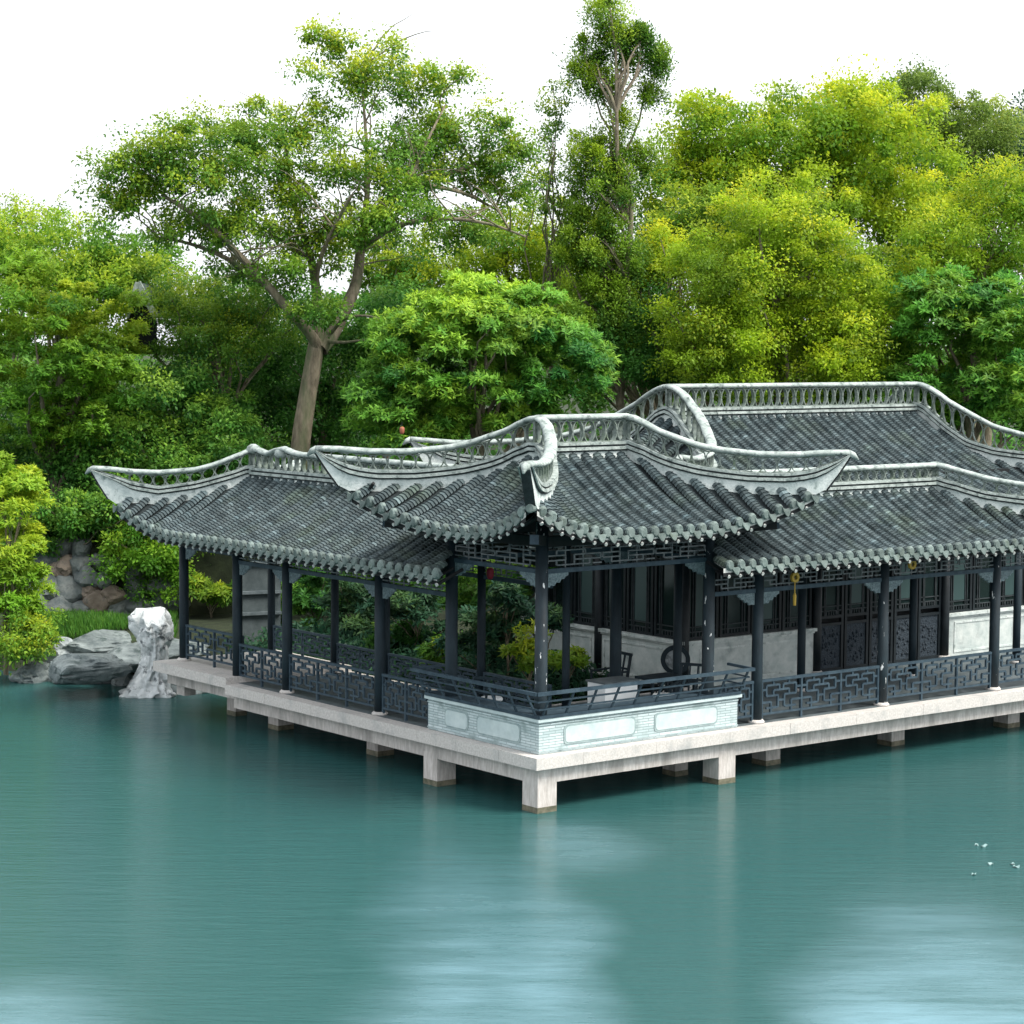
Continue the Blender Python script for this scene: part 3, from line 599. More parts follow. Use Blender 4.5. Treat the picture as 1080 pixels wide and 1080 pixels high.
def brail(z, th=.045):
    k = bx-.02-lean*(z-bt)/(zt-bt); x1 = 5.0-.02+.6*lean*(z-bt)/(zt-bt); y1 = 3.5+.6*lean*(z-bt)/(zt-bt)
    bs.bar((k, k, z), (x1, k, z), th, th); bs.bar((k, k, z), (k, y1, z), th, th)
    bs.bar((x1, k, z), (x1-.02, px0+.25, z+.02), th*.8, th*.8); bs.bar((k, y1, z), (px0+.25, y1-.02, z+.02), th*.8, th*.8)
    return k, x1, y1
brail(bt+.03, .055); brail(.80, .03); brail(.95, .03); kt = brail(zt, .06)
for s in list(np.linspace(.30, 4.98, 10)):
    bs.bar((s, bx-.02, bt+.03), (s, bx-.02-lean, zt), .035, .03, up=(1, 0, 0))
for s in list(np.linspace(.30, 3.48, 7)):
    bs.bar((bx-.02, s, bt+.03), (bx-.02-lean, s, zt), .035, .03, up=(0, 1, 0))
bs.build('leaning_backrest', M_RAIL, pav)

# ------------------------------------------------------------------ waterside corridors
def corridor_clip_L(p): return not (p.y < min(3.35, 2.2+.94*max(0, p.x+.5)) or (p.y < 4.05 and p.z > 3.95) or (p.x > 2.6 and p.y < 4.6))
lw = thing('covered_corridor', 'covered waterside corridor running back left from the pavilion to the shore rocks', 'corridor', (1.62, 8, 0))
LX0, LX1 = .42, 2.84
capL = [(0, 4.74), (.15, 4.65), (.29, 4.54), (.43, 4.39), (.54, 4.29), (.73, 4.22), (.84, 4.23), (.94, 4.28), (1, 4.29)]
molL = [(0, 4.25), (.14, 4.22), (.37, 4.05), (.54, 3.90), (.73, 3.78), (.84, 3.86), (.92, 4.06), (1, 4.24)]
rl = Roof((1.63, 8.0, 0), (0, 1, 0), (-1, 0, 0), 5.42, 2.13, .30, 2.2, .60, 2.98, 4.22, 3.78, .5, 6.02, 2.60, molL, hips=(False, True), umin=-5.8, umax=0, clip=corridor_clip_L)
rl.build(lw)
hip_ridges(rl, lw, capL, molL, [(1, 1), (1, -1)])
def zL(u): return 4.70+.10*math.exp(-((u-2.55)/.35)**2)+.06*math.exp(-((u-3.75)/.3)**2)-.05*math.exp(-((u-3.1)/.25)**2)
main_ridge(rl, lw, -4.0, 3.78, 4.20, zL)
b = MB(); b.lathe(rl.W(2.6, 0, 4.66), [(.10, -.06), (.16, 0), (.14, .09), (.05, .15)], 10); b.lathe(rl.W(3.72, 0, 4.70), [(.10, -.06), (.16, 0), (.13, .09), (.05, .14)], 10); b.build('ridge_knob', M_CAP, lw, smooth=True)
Ly = [(3.0, 0), (5.26, 0), (8.50, 0), (10.40, 0), (12.93, .12)]
for i, (y, z) in enumerate(Ly[1:]):
    xo = .62 if z else LX0
    column(lw, xo, y, z, 3.25); column(lw, LX1, y, z, 3.25, .085)
ZW = 2.45
for i in range(len(Ly)-1):
    (ya, za), (yb, zb_) = Ly[i], Ly[i+1]; up = .11 if zb_ else 0; xo = .62 if up else LX0
    frieze(lw, (xo, ya), (xo, yb), ZW+up, 2.86+up)
    frieze(lw, (LX1, ya), (LX1, yb), ZW+up, 2.86+up)
    for s_ in (1, -1):
        yy = ya+.11 if s_ > 0 else yb-.11
        if not (i == 0 and s_ > 0): bracket(lw, xo, yy, 0, s_, ZW+up-.002, .40, .22)
    zz = .12 if up else 0
    railing(lw, (xo, ya+(.55 if i == 0 else 0)), (xo, yb), zz, {0: 2, 1: 3, 2: 2, 3: 2}[i], h=.80)
    railing(lw, (LX1, ya), (LX1, yb), zz, {0: 2, 1: 3, 2: 2, 3: 2}[i], h=.62)

def corridor_clip_R(p): return not (p.x < min(5.2, 3.72+.75*max(0, p.y+.6)) or (p.x < 5.4 and p.z > 3.9))
rw = thing('covered_corridor', 'covered waterside corridor running right from the pavilion in front of the hall', 'corridor', (9, 1.5, 0))
RY0, RY1 = .40, 2.6
capR = [(0, 4.62), (.18, 4.57), (.34, 4.46), (.51, 4.31), (.64, 4.22), (.8, 4.18), (1, 4.3)]
molR = [(0, 4.22), (.06, 4.22), (.27, 4.11), (.46, 3.94), (.64, 3.84), (.85, 3.83), (.93, 4.0), (1, 4.26)]
rr_ = Roof((9.0, 1.5, 0), (1, 0, 0), (0, 1, 0), 5.0, 2.04, .32, 2.6, .58, 3.10, 4.22, 2.72, .5, 5.65, 2.72, molR, hips=(False, True), umin=-5.35, umax=0, clip=corridor_clip_R)
rr_.build(rw)
hip_ridges(rr_, rw, capR, molR, [(1, -1), (1, 1)])
main_ridge(rr_, rw, -3.5, 2.72, 4.20, 4.60)
Rx = [px1, 5.60, 9.02, 12.38, 15.8, 19.2]
for i, x in enumerate(Rx[1:]):
    column(rw, x, RY0, 0, 3.3, .105, M_WOODP if x in (9.02, 12.38) else M_WOOD); column(rw, x, RY1, 0, 3.3, .085)
for i in range(len(Rx)-1):
    xa, xb = Rx[i], Rx[i+1]
    frieze(rw, (xa, RY0), (xb, RY0), ZW, 2.90)
    if i: bracket(rw, xa+.11, RY0, 1, 0, ZW-.002, .42, .22)
    bracket(rw, xb-.11, RY0, -1, 0, ZW-.002, .42, .22)
    railing(rw, (xa+(.30 if i == 0 else 0), RY0), (xb, RY0), 0, 1 if i == 0 else 3, h=.80)

# ------------------------------------------------------------------ hall behind
hl = thing('garden_hall', 'large garden hall with long openwork ridge behind the right corridor', 'hall', (13, 6.75, 0))
HX0, HX1, HY0, HY1 = 7.15, 18.9, 4.1, 9.4
capH = [(0, 6.12), (.04, 6.10), (.08, 6.03), (.14, 5.88), (.18, 5.74), (.28, 5.48), (.4, 5.16), (.52, 4.98), (.7, 4.85), (.87, 4.81), (1, 4.89)]
molH = [(0, 5.55), (.05, 5.49), (.10, 5.31), (.18, 5.02), (.28, 4.70), (.4, 4.52), (.52, 4.44), (.8, 4.36), (.9, 4.46), (1, 4.84)]
rh = Roof((13.03, 6.75, 0), (1, 0, 0), (0, 1, 0), 6.9, 3.65, .35, 2.6, .55, 3.62, 5.56, 3.98, 2.5, 7.68, 4.4, molH)
rh.build(hl)
hip_ridges(rh, hl, capH, molH, [(-1, -1), (1, -1), (-1, 1), (1, 1)])
main_ridge(rh, hl, -3.98, 3.98, 5.50, 6.12)
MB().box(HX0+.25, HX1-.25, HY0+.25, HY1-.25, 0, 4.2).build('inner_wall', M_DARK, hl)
MB().box(HX0-.02, HX1, HY0-.02, HY1, 2.75, 3.4).build('wall_plate', M_DARK, hl)
def lowwall(p0, p1, panels):
    """stone dado with coping and framed panels, front face along p0-p1"""
    p0, p1 = Vector((*p0, 0)), Vector((*p1, 0)); d = (p1-p0).normalized(); L = (p1-p0).length; nn = Vector((d.y, -d.x, 0))
    q = lambda s_, o_, z: p0+d*s_+nn*o_+Vector((0, 0, z))
    b = MB(); b.prism([q(0, 0, 0), q(L, 0, 0), q(L, -.24, 0), q(0, -.24, 0)], (0, 0, .93)); o = b.build('low_wall', M_LOW, hl)
    b = MB(); b.prism([q(-.05, .07, .932), q(L+.05, .07, .932), q(L+.05, -.24, .932), q(-.05, -.24, .932)], (0, 0, .07)); b.prism([q(0, .03, .89), q(L, .03, .89), q(L, .002, .89), q(0, .002, .89)], (0, 0, .04)); b.build('coping', M_PLAS, o)
    for s0, s1 in panels:
        f = MB()
        for a_, b_, z0, z1 in ((s0, s1, .76, .80), (s0, s1, .10, .14), (s0, s0+.04, .14, .76), (s1-.04, s1, .14, .76)): f.prism([q(a_, .016, z0), q(b_, .016, z0), q(b_, -.002, z0), q(a_, -.002, z0)], (0, 0, z1-z0))
        f.build('frame', M_PLAS, o)
def window_bay(p0, p1, z0, z1, n, door=False):
    p0, p1 = Vector((*p0, 0)), Vector((*p1, 0)); d = (p1-p0).normalized(); L = (p1-p0).length; nn = Vector((d.y, -d.x, 0)); c = L/n
    q = lambda s_, o_, z: p0+d*s_+nn*o_+Vector((0, 0, z))
    for k in range(n):
        a, e = k*c+.02, (k+1)*c-.02; f, g_, la = MB(), MB(), MB(); zs = z0+(.98 if door else 0)
        for x in (a, e-.07): f.prism([q(x, -.03, z0), q(x+.07, -.03, z0), q(x+.07, -.10, z0), q(x, -.10, z0)], (0, 0, z1-z0))
        for z in ((z0, zs, zs+.16, z1-.07) if door else (z0, z1-.07)): f.prism([q(a+.07, -.032, z), q(e-.07, -.032, z), q(e-.07, -.098, z), q(a+.07, -.098, z)], (0, 0, .06))
        o = f.build('door' if door else 'window', M_HALL, hl)
        zb = zs+.22 if door else z0+.06
        g_.prism([q(a+.07, -.07, zb), q(e-.07, -.07, zb), q(e-.07, -.085, zb), q(a+.07, -.085, zb)], (0, 0, z1-.07-zb)); g_.build('pane', M_GLASS, o)
        m = (a+e)/2; wd = (e-a)*.24
        if (k+int(door)) % 2 == 0: MB().prism([q(m-wd, -.055, zb+.22), q(m+wd, -.055, zb+.22), q(m+wd, -.068, zb+.22), q(m-wd, -.068, zb+.22)], (0, 0, z1-.5-zb)).build('frosted_pane', M_FROST, o)
        for z in (zb+.10, zb+.20, z1-.22, z1-.13): la.bar(q(a+.07, -.05, z), q(e-.07, -.05, z), .025, .02)
        for x in (a+.16, e-.16, m-wd, m+wd): la.bar(q(x, -.05, zb), q(x, -.05, z1-.07), .025, .02, up=d)
        for t in (.3, .4, .5, .6, .7): la.bar(q(a+(e-a)*t, -.05, zb), q(a+(e-a)*t, -.05, zb+.10), .02, .02, up=d)
        la.build('lattice', M_HLAT, o)
        if door:
            pn = MB(); pn.prism([q(a+.07, -.06, z0+.06), q(e-.07, -.06, z0+.06), q(e-.07, -.09, z0+.06), q(a+.07, -.09, z0+.06)], (0, 0, zs-z0-.06))
            for i in range(40):
                x, z = random.uniform(a+.13, e-.13), random.uniform(z0+.14, zs-.06); r = random.uniform(.015, .04)
                pn.lathe(q(x, -.06, z), [(r*.5, -r), (r, 0), (r*.5, r)], 6)
            pn.build('carved_panel', M_BRK2, o)
M_BRK2 = noisy('carved_door_panel', (.010, .018, .027), (.038, .055, .072), 20, .6, bump=1.0, bscale=40)
lowwall((HX0, HY1), (HX0, HY0+.002), [(.4, 2.4), (2.8, 5.0)]); lowwall((HX0+.002, HY0), (11.0, HY0), [(.45, 3.4)])
lowwall((15.15, HY0), (18.9, HY0), [(.3, 3.4)])
window_bay((HX0, HY1), (HX0, HY0+.1), 1.0, 2.75, 6); window_bay((HX0+.1, HY0), (10.9, HY0), 1.0, 2.75, 4)
window_bay((11.1, HY0), (15.05, HY0), .02, 2.75, 5, True); window_bay((15.2, HY0), (18.8, HY0), 1.0, 2.75, 4)
for x, y in ((HX0, HY0), (11.0, HY0), (15.12, HY0), (18.85, HY0), (HX0, 6.75), (HX0, HY1)): column(hl, x+.02, y+.02, 0, 3.4, .11, M_HALL)

# ------------------------------------------------------------------ rocks on the shore
def rock_mesh(rad, seed, sub=4, amp=.28, ridge=.18, fr=1.3, flat=None):
    bm = bmesh.new(); bmesh.ops.create_icosphere(bm, subdivisions=sub, radius=1.0)
    o = Vector((seed*3.17, seed*1.71, seed*.77))
    for v in bm.verts:
        p = v.co.copy(); n1 = noise.noise(p*fr+o); n2 = noise.noise(p*fr*2.6+o); n3 = abs(noise.noise(p*fr*1.7-o)); n4 = noise.noise(p*fr*7+o)
        k = 1+amp*n1+amp*.45*n2-ridge*max(0, .22-n3)*3+.05*n4
        # facet the stone along a few random planes
        v.co = p*k
    rs = random.Random(seed)
    for _ in range(7):
        nn = Vector((rs.uniform(-1, 1), rs.uniform(-1, 1), rs.uniform(-.6, 1))).normalized(); d = rs.uniform(.62, .85)
        for v in bm.verts:
            e = v.co.dot(nn)-d
            if e > 0: v.co -= nn*e*.85
    for v in bm.verts: v.co = Vector((v.co.x*rad[0], v.co.y*rad[1], v.co.z*rad[2]))
    me = bpy.data.meshes.new('rock'); bm.to_mesh(me); bm.free(); return me
def rock(name, loc, rad, seed, m, label, cat='rock', group=None, rot=0., **k):
    me = rock_mesh(rad, seed, **k); me.materials.append(m); o = bpy.data.objects.new(name, me); COL.objects.link(o)
    o.location = loc; o.rotation_euler = (0, 0, rot); me.name = name; return tag(o, label, cat, group)

# tall weathered scholar's rock
def scholar_rock():
    base = onz(157, 733, -.98); H = 1.98; nt_, nz_ = 72, 90; V = []; F = []
    prof = [(0, .64), (.08, .66), (.16, .50), (.3, .38), (.45, .30), (.58, .30), (.70, .38), (.82, .46), (.93, .47), (1, .30)]
    cx_ = [(0, -.03), (.15, -.06), (.35, .04), (.6, .08), (.85, .02), (1, .03)]
    for j in range(nz_+1):
        f = j/nz_; r = interp(prof, f); cx = interp(cx_, f)
        for i in range(nt_):
            a = 2*math.pi*i/nt_; d = Vector((math.cos(a), math.sin(a)*.72, 0))
            p = Vector((d.x*1.3, d.y*1.3, f*3.2)); n1 = noise.noise(p*1.3+Vector((4, 1, 2))); n3 = abs(noise.noise(Vector((p.x*2.4, p.y*2.4, p.z*1.1+5)))); n2 = noise.noise(p*4.5); n5 = abs(noise.noise(p*5+Vector((9, 9, 3))))
            k = r*(1+.26*n1+.10*n2-.75*max(0, .20-n3)*2.4-.30*max(0, .15-n5)*2)
            z = f*H+.05*noise.noise(p*2.2)
            if f > .80: z += .16*math.sin(a*2+.6)*(f-.8)/.2-.14*max(0, 1-((d.x+.12)/.2)**2)*(f-.8)/.2   # notched crest
            q = CR*(d.x*k+cx)+Vector((_fw.x, _fw.y, 0))*(d.y*k); V.append((q.x, q.y, z-.12))
        # rows
    for j in range(nz_):
        for i in range(nt_): F.append((j*nt_+i, j*nt_+(i+1) % nt_, (j+1)*nt_+(i+1) % nt_, (j+1)*nt_+i))
    F.append(tuple(nz_*nt_+i for i in range(nt_))); F.append(tuple(range(nt_-1, -1, -1)))
    me = bpy.data.meshes.new('scholar_rock'); me.from_pydata(V, [], F); me.materials.append(M_ROCKW); me.shade_smooth()
    o = bpy.data.objects.new('scholar_rock', me); COL.objects.link(o); o.location = (base.x+.08, base.y+.05, -1.0)
    tag(o, 'tall white weathered scholar rock standing upright at the end of the corridor platform', 'rock')
M_ROCKW = noisy('white_limestone', (.50, .54, .55), (.80, .83, .83), 2.6, .9, c3=(.14, .16, .17), s3=5.0, lo3=.55, hi3=.66, bump=1.0, bscale=8)
scholar_rock()
for px, py, z, rad, rot, m, lab in (
        (86, 712, -.80, (1.0, 1.0, .42), .4, M_ROCK, 'broad pale shore rock with dark undercut edge between the scholar rock and the dark rock'),
        (68, 712, -.85, (.75, .8, .50), 1.1, M_ROCKD, 'dark wet shore rock left of the pale flat rock'),
        (58, 693, -.45, (.55, .5, .42), .2, M_ROCK, 'rounded whitish rock above the dark wet shore rock'),
        (30, 716, -.9, (.7, .5, .36), .9, M_ROCKD, 'low dark rock at the water under the bright bush'),
        (192, 731, -.98, (.62, .8, .40), 2.0, M_ROCKD, 'small dark rock wedged beside the platform pier'),
        (126, 724, -1.0, (.45, .4, .30), .7, M_ROCK, 'low pale rock at the foot of the scholar rock')):
    p = onz(px, py, z); rock('shore_rock', (p.x+.35, p.y+.4, z), rad, int(px), m, lab, rot=rot, group='rocks along the shore')
for px, py, rad, m, rot, lab in (
        (92, 690, (1.25, 1.1, .34), M_ROCKD, .8, 'flat grey rock ledge behind the pale shore rock'),
        (165, 676, (1.6, 1.2, .33), M_ROCKD, .5, 'flat grey rock ledge leading up to the corridor'),
        (110, 668, (1.8, 1.0, .33), M_ROCKD, .2, 'flat grey rock ledge beside the grass strip')):
    p = onz(px, py, -.05); rock('rock_ledge', (p.x, p.y, -.33), rad, int(px)+3, m, lab, rot=rot, group='flat rock ledges')
# piled boulders of the retaining bank
bl = [(62, 643, 15, 'r'), (86, 645, 13, 'r'), (104, 634, 14, 'o'), (126, 640, 17, 'r'), (148, 641, 13, 'r'), (168, 638, 13, 'r'), (52, 620, 17, 'r'), (74, 624, 18, 'r'), (70, 597, 13, 'o'), (93, 610, 14, 'r'),
      (96, 623, 11, 'o'), (112, 612, 12, 'r'), (62, 602, 14, 'o'), (83, 596, 15, 'r'), (54, 588, 14, 'r'), (68, 577, 13, 'r'), (40, 604, 16, 'r'), (86, 578, 12, 'r'), (142, 606, 12, 'r'), (120, 627, 13, 'o'), (145, 622, 13, 'r'), (170, 618, 12, 'r'), (38, 632, 15, 'r'), (186, 632, 14, 'r'), (104, 592, 12, 'r'), (124, 598, 12, 'r')]
where = ['at the foot of the bank', 'low in the bank', 'in the middle of the bank', 'high in the bank']
for i, (px, py, r, k) in enumerate(bl):
    p = at(px, py, 57.6+.4*random.random()+(650-py)*.006); q = r/41.0
    kind = 'ochre' if k == 'o' else 'grey'; lv = where[0 if py > 636 else 1 if py > 619 else 2 if py > 598 else 3]
    rock('boulder', p, (q*random.uniform(1.0, 1.25), q*1.2, q*random.uniform(.85, 1.15)), 100+i, M_ROCKO if k == 'o' else M_ROCKB,
         '%s boulder %s of piled stones behind the shore' % (kind, lv), 'boulder', 'boulders piled in the bank, %s %s' % (kind, lv), rot=random.random()*6, sub=3)
p = at(110, 612, 59.2)
bk = rock('earth_bank', (p.x, p.y, .2), (6.0, 1.0, 2.6), 55, M_SOIL, 'dark earth bank behind the piled boulders', 'bank', rot=-yaw, sub=4, amp=.15)

# ------------------------------------------------------------------ furniture inside
def bar_chair(name, label, loc, rz, group=None):
    t = thing(name, label, 'chair', loc, group); t.rotation_euler = (0, 0, rz); o = Vector(loc)
    def L(b, nm, m=M_WOOD):
        ob = b.build(nm, m, None); ob.parent = t; ORG[ob.name] = Vector(); return ob
    b = MB(); b.box(-.30, .30, -.25, .25, .42, .46); L(b, 'seat')
    for x in (-.26, .26):
        for y in (-.21, .21): L(MB().bar((x, y, 0), (x, y, .42), .045, .045, up=(0, 1, 0)), 'leg')
    b = MB(); b.bar((-.28, .24, .46), (-.25, .36, 1.0), .045, .045, up=(0, 1, 0)); b.bar((.28, .24, .46), (.25, .36, 1.0), .045, .045, up=(0, 1, 0)); b.bar((-.28, .36, 1.0), (.28, .36, 1.0), .05, .05)
    b.bar((-.27, .30, .72), (.27, .30, .72), .035, .035); b.bar((-.08, .25, .46), (-.08, .35, 1.0), .03, .03, up=(0, 1, 0)); b.bar((.08, .25, .46), (.08, .35, 1.0), .03, .03, up=(0, 1, 0)); L(b, 'backrest')
    for x in (-.28, .28):
        b = MB(); b.bar((x, .27, .68), (x, -.22, .66), .04, .035); b.bar((x, -.20, .46), (x, -.20, .65), .035, .035, up=(0, 1, 0)); L(b, 'armrest')
    return t
bar_chair('armchair', 'dark wooden armchair with barred back beside the white cloth table', (4.65, 3.55, 0), R(-95))
bar_chair('armchair', 'dark wooden armchair facing the bench left inside the pavilion', (1.15, 2.6, .006), R(120))
bar_chair('armchair', 'dark wooden armchair behind the right end of the bench', (4.75, 1.35, .006), R(-60))
t = thing('medallion_chair', 'dark carved chair with round marble medallion back inside the pavilion', 'chair', (5.75, 2.75, 0))
cx, cy = 5.75, 2.75
MB().box(cx-.3, cx+.3, cy-.26, cy+.26, .43, .48).build('seat', M_WOOD, t)
for x in (-.25, .25):
    for y in (-.21, .21): MB().bar((cx+x, cy+y, 0), (cx+x, cy+y, .43), .05, .05, up=(0, 1, 0)).build('leg', M_WOOD, t)
def disc(b, c, r0, r1, th, d, n=28):
    d = Vector(d).normalized(); e = Vector((0, 0, 1)); f_ = d.cross(e)
    ring = lambda r, o_: [c+d*o_+f_*(r*math.cos(2*math.pi*k/n))+e*(r*math.sin(2*math.pi*k/n)) for k in range(n)]
    V = ring(r1, -th/2)+ring(r1, th/2)+ring(r0, th/2)+ring(r0, -th/2)
    b.add(V, [(q*n+k, q*n+(k+1) % n, ((q+1) % 4)*n+(k+1) % n, ((q+1) % 4)*n+k) for q in range(4) for k in range(n)]); return b
dn = (-_fw.x, -_fw.y, 0); bc = Vector((cx+.05, cy+.12, .88))
o = disc(MB(), bc, .20, .29, .06, dn).build('backrest', M_WOOD, t); disc(MB(), bc, .001, .205, .03, dn).build('marble_medallion', M_ROCK, o)
MB().bar((bc.x, bc.y, .46), (bc.x, bc.y, .62), .12, .05).build('back_post', M_WOOD, t)
t = thing('cloth_table', 'small table under a bright white cloth inside the pavilion', 'table', (3.42, 2.0, 0))
MB().box(3.0, 3.85, 1.72, 2.28, .78, .81).build('tabletop', M_FLOOR, t); MB().box(3.03, 3.82, 1.75, 2.25, .18, .779).build('cloth', M_CLOTH, t)
for x, y in ((3.05, 1.77), (3.8, 1.77), (3.05, 2.23), (3.8, 2.23)): MB().box(x-.02, x+.02, y-.02, y+.02, .006, .18).build('leg', M_WOOD, t)
def stool(x, y, label):
    t = thing('stool', label, 'stool', (x, y, 0)); MB().lathe((x, y, .44), [(.2, 0), (.22, .03), (.2, .06)], 16).build('seat', M_CLOTH, t)
    for a in (0, 1.57, 3.14, 4.71): MB().bar((x+.13*math.cos(a), y+.13*math.sin(a), .006), (x+.13*math.cos(a), y+.13*math.sin(a), .44), .035, .035, up=(1, 0, 0)).build('leg', M_WOOD, t)
stool(1.5, 3.2, 'round white topped stool behind the left end of the bench'); stool(4.35, 1.6, 'round white topped stool near the right end of the bench')
t = thing('tea_table', 'low dark wooden tea table in front of the medallion chair', 'table', (4.9, 2.35, 0))
MB().box(4.5, 5.35, 2.1, 2.6, .66, .71).build('tabletop', M_WOOD, t)
for x, y in ((4.55, 2.14), (5.3, 2.14), (4.55, 2.56), (5.3, 2.56)): MB().bar((x, y, 0), (x, y, .66), .05, .05, up=(1, 0, 0)).build('leg', M_WOOD, t)
b = MB()
for z in (.2, .5): b.bar((4.55, 2.14, z), (5.3, 2.14, z), .03, .03); b.bar((4.55, 2.56, z), (5.3, 2.56, z), .03, .03)
for x in np.linspace(4.65, 5.2, 6): b.bar((x, 2.14, .2), (x, 2.14, .5), .02, .02, up=(1, 0, 0))
b.build('fretwork', M_WOOD, t)
# lanterns and tassels
def tassel(x, y, z, label, long_=True):
    t = thing('hanging_charm', label, 'ornament', (x, y, z), None)
    b = MB(); b.bar((x, y, z+.16), (x, y, z+.34), .012, .012, up=(1, 0, 0)); b.build('cord', M_GOLD, t)
    disc(MB(), Vector((x, y, z+.07)), .045, .10, .05, (0, 1, 0), 14).build('knot', M_GOLD, t)
    if long_: MB().lathe((x, y, z-.46), [(.028, 0), (.034, .18), (.012, .24), (.01, .42)], 8).build('tassel', M_GOLD, t)
tassel(6.46, .30, 2.62, 'golden knot charm with long tassel hanging under the right corridor eave'); tassel(9.72, .30, 2.68, 'golden knot charm without tassel hanging right of the flaking column', False)
def lantern(x, y, z, r, m, label):
    t = thing('paper_lantern', label, 'lantern', (x, y, z))
    MB().lathe((x, y, z), [(r*.5, -r*1.9), (r*.9, -r*1.2), (r, 0), (r*.9, r*.7), (r*.5, r*1.0)], 14).build('shade', m, t, smooth=True)
    MB().lathe((x, y, z+r), [(r*.5, 0), (r*.5, r*.15)], 12).build('cap', M_GOLD, t); MB().bar((x, y, z+r*1.1), (x, y, z+r*3), .012, .012, up=(1, 0, 0)).build('cord', M_DARK, t)
p = at(517, 603, 43.2); lantern(p.x, p.y, p.z, .075, M_RED, 'red silk lantern hanging inside the corner pavilion')
p = at(424, 453, 53.2); lantern(p.x, p.y, p.z, .06, M_PINK, 'small faded red lantern hanging in front of the whorled-leaf tree')
# petals on the pond
for i, (px, py, r, lab) in enumerate(((1038, 893, .06, 'largest white petal, uppermost of those floating on the pond'), (1030, 892, .035, 'small white petal beside the largest one on the pond'), (1045, 912, .05, 'white petal floating alone below the largest petal'), (1072, 915, .06, 'white petal floating near the edge of the view'), (1068, 912, .04, 'small white petal touching a bigger one'), (1027, 923, .04, 'white petal floating lowest on the pond'))):
    p = onz(px, py, WZ); b = MB(); n = 10
    V = [(p.x+r*(1.2 if k % 2 else 1)*math.cos(2*math.pi*k/n+i), p.y+r*.7*math.sin(2*math.pi*k/n+i), WZ+.012+.02*math.sin(k*1.7)) for k in range(n)]
    b.prism(V, (0, 0, .008)); tag(b.build('petal', M_PETAL, None, org=(p.x, p.y, WZ+.01)), lab, 'petal', 'white petals floating on the pond')
# grey garden wall beyond the corridor and the gable that shows through the trees
p0, p1 = onz(252, 672, .05), onz(296, 670, .05)
M_GWALL = noisy('dark_grey_plaster', (.045, .06, .064), (.085, .105, .11), 3, .9, bump=.3)  # dark grey plaster of the garden wall
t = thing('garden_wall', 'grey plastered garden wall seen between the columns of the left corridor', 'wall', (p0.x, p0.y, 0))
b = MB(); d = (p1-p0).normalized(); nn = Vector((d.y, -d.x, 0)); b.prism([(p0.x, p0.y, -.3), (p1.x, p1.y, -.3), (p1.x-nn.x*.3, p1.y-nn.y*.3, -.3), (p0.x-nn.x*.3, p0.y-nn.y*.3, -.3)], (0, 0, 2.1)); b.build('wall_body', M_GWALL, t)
b = MB()
for z in (.6, 1.1, 1.8): b.bar((p0.x+nn.x*.02, p0.y+nn.y*.02, z), (p1.x+nn.x*.02, p1.y+nn.y*.02, z), .14, .07)
b.build('string_course', M_FLOOR, t)
t = thing('distant_roof', 'steep grey roof gable with pale bargeboard showing through the trees', 'roof', at(152, 330, 62.6))
pk, pr, pl = at(146, 298, 62.6), at(165, 335, 62.6), at(134, 335, 62.6); bk_ = Vector((_fw.x, _fw.y, 0))*5
b = MB(); b.add([pk, pr, pr+bk_, pk+bk_, pl, pl+bk_], [(0, 1, 2, 3), (0, 3, 5, 4)]); b.build('tiles', M_TILE, t)
b = MB(); b.bar(pk-bk_*.02, pr-bk_*.02, .10, .16); b.bar(pk-bk_*.02, pl-bk_*.02, .10, .14); b.build('bargeboard', M_CAP, t)
b = MB(); q = bk_*.01; b.add([pk+q, pr+q, pr+q-Vector((0, 0, 1)), pl+q-Vector((0, 0, 1)), pl+q], [(0, 1, 2, 3, 4)]); b.build('gable_wall', M_DARK, t)

# ------------------------------------------------------------------ foliage
def unit(n):
    v = RNG.normal(size=(n, 3)); return v/np.linalg.norm(v, axis=1)[:, None]
def nrm(v): return v/np.maximum(1e-9, np.linalg.norm(v, axis=1))[:, None]
def leaf_object(name, parent, V4, tint, young, m, org):
    """V4: (n,4,3) leaf quads"""
    n = len(V4); me = bpy.data.meshes.new(name); me.vertices.add(n*4); me.loops.add(n*4); me.polygons.add(n)
    me.vertices.foreach_set('co', (V4-np.array(org)).reshape(-1).astype(np.float32)); me.loops.foreach_set('vertex_index', np.arange(n*4, dtype=np.int32))
    me.polygons.foreach_set('loop_start', np.arange(0, n*4, 4, dtype=np.int32)); me.polygons.foreach_set('loop_total', np.full(n, 4, dtype=np.int32))
    for k, a in (('tint', tint), ('young', young)):
        at_ = me.attributes.new(k, 'FLOAT', 'POINT'); at_.data.foreach_set('value', np.repeat(np.clip(a, 0, 1), 4).astype(np.float32))
    me.materials.append(m); me.update(); o = bpy.data.objects.new(name, me); COL.objects.link(o)
    if parent: o.parent = parent
    return o
def quads(base, axis, nor, l, w_, droop=.0):
    side = nrm(np.cross(axis, nor)); l = l[:, None]; w_ = w_[:, None]
    mid = base+axis*l*.5; tip = base+axis*l; tip[:, 2] -= (droop*l)[:, 0]
    return np.stack([base, mid-side*w_/2, tip, mid+side*w_/2], 1)
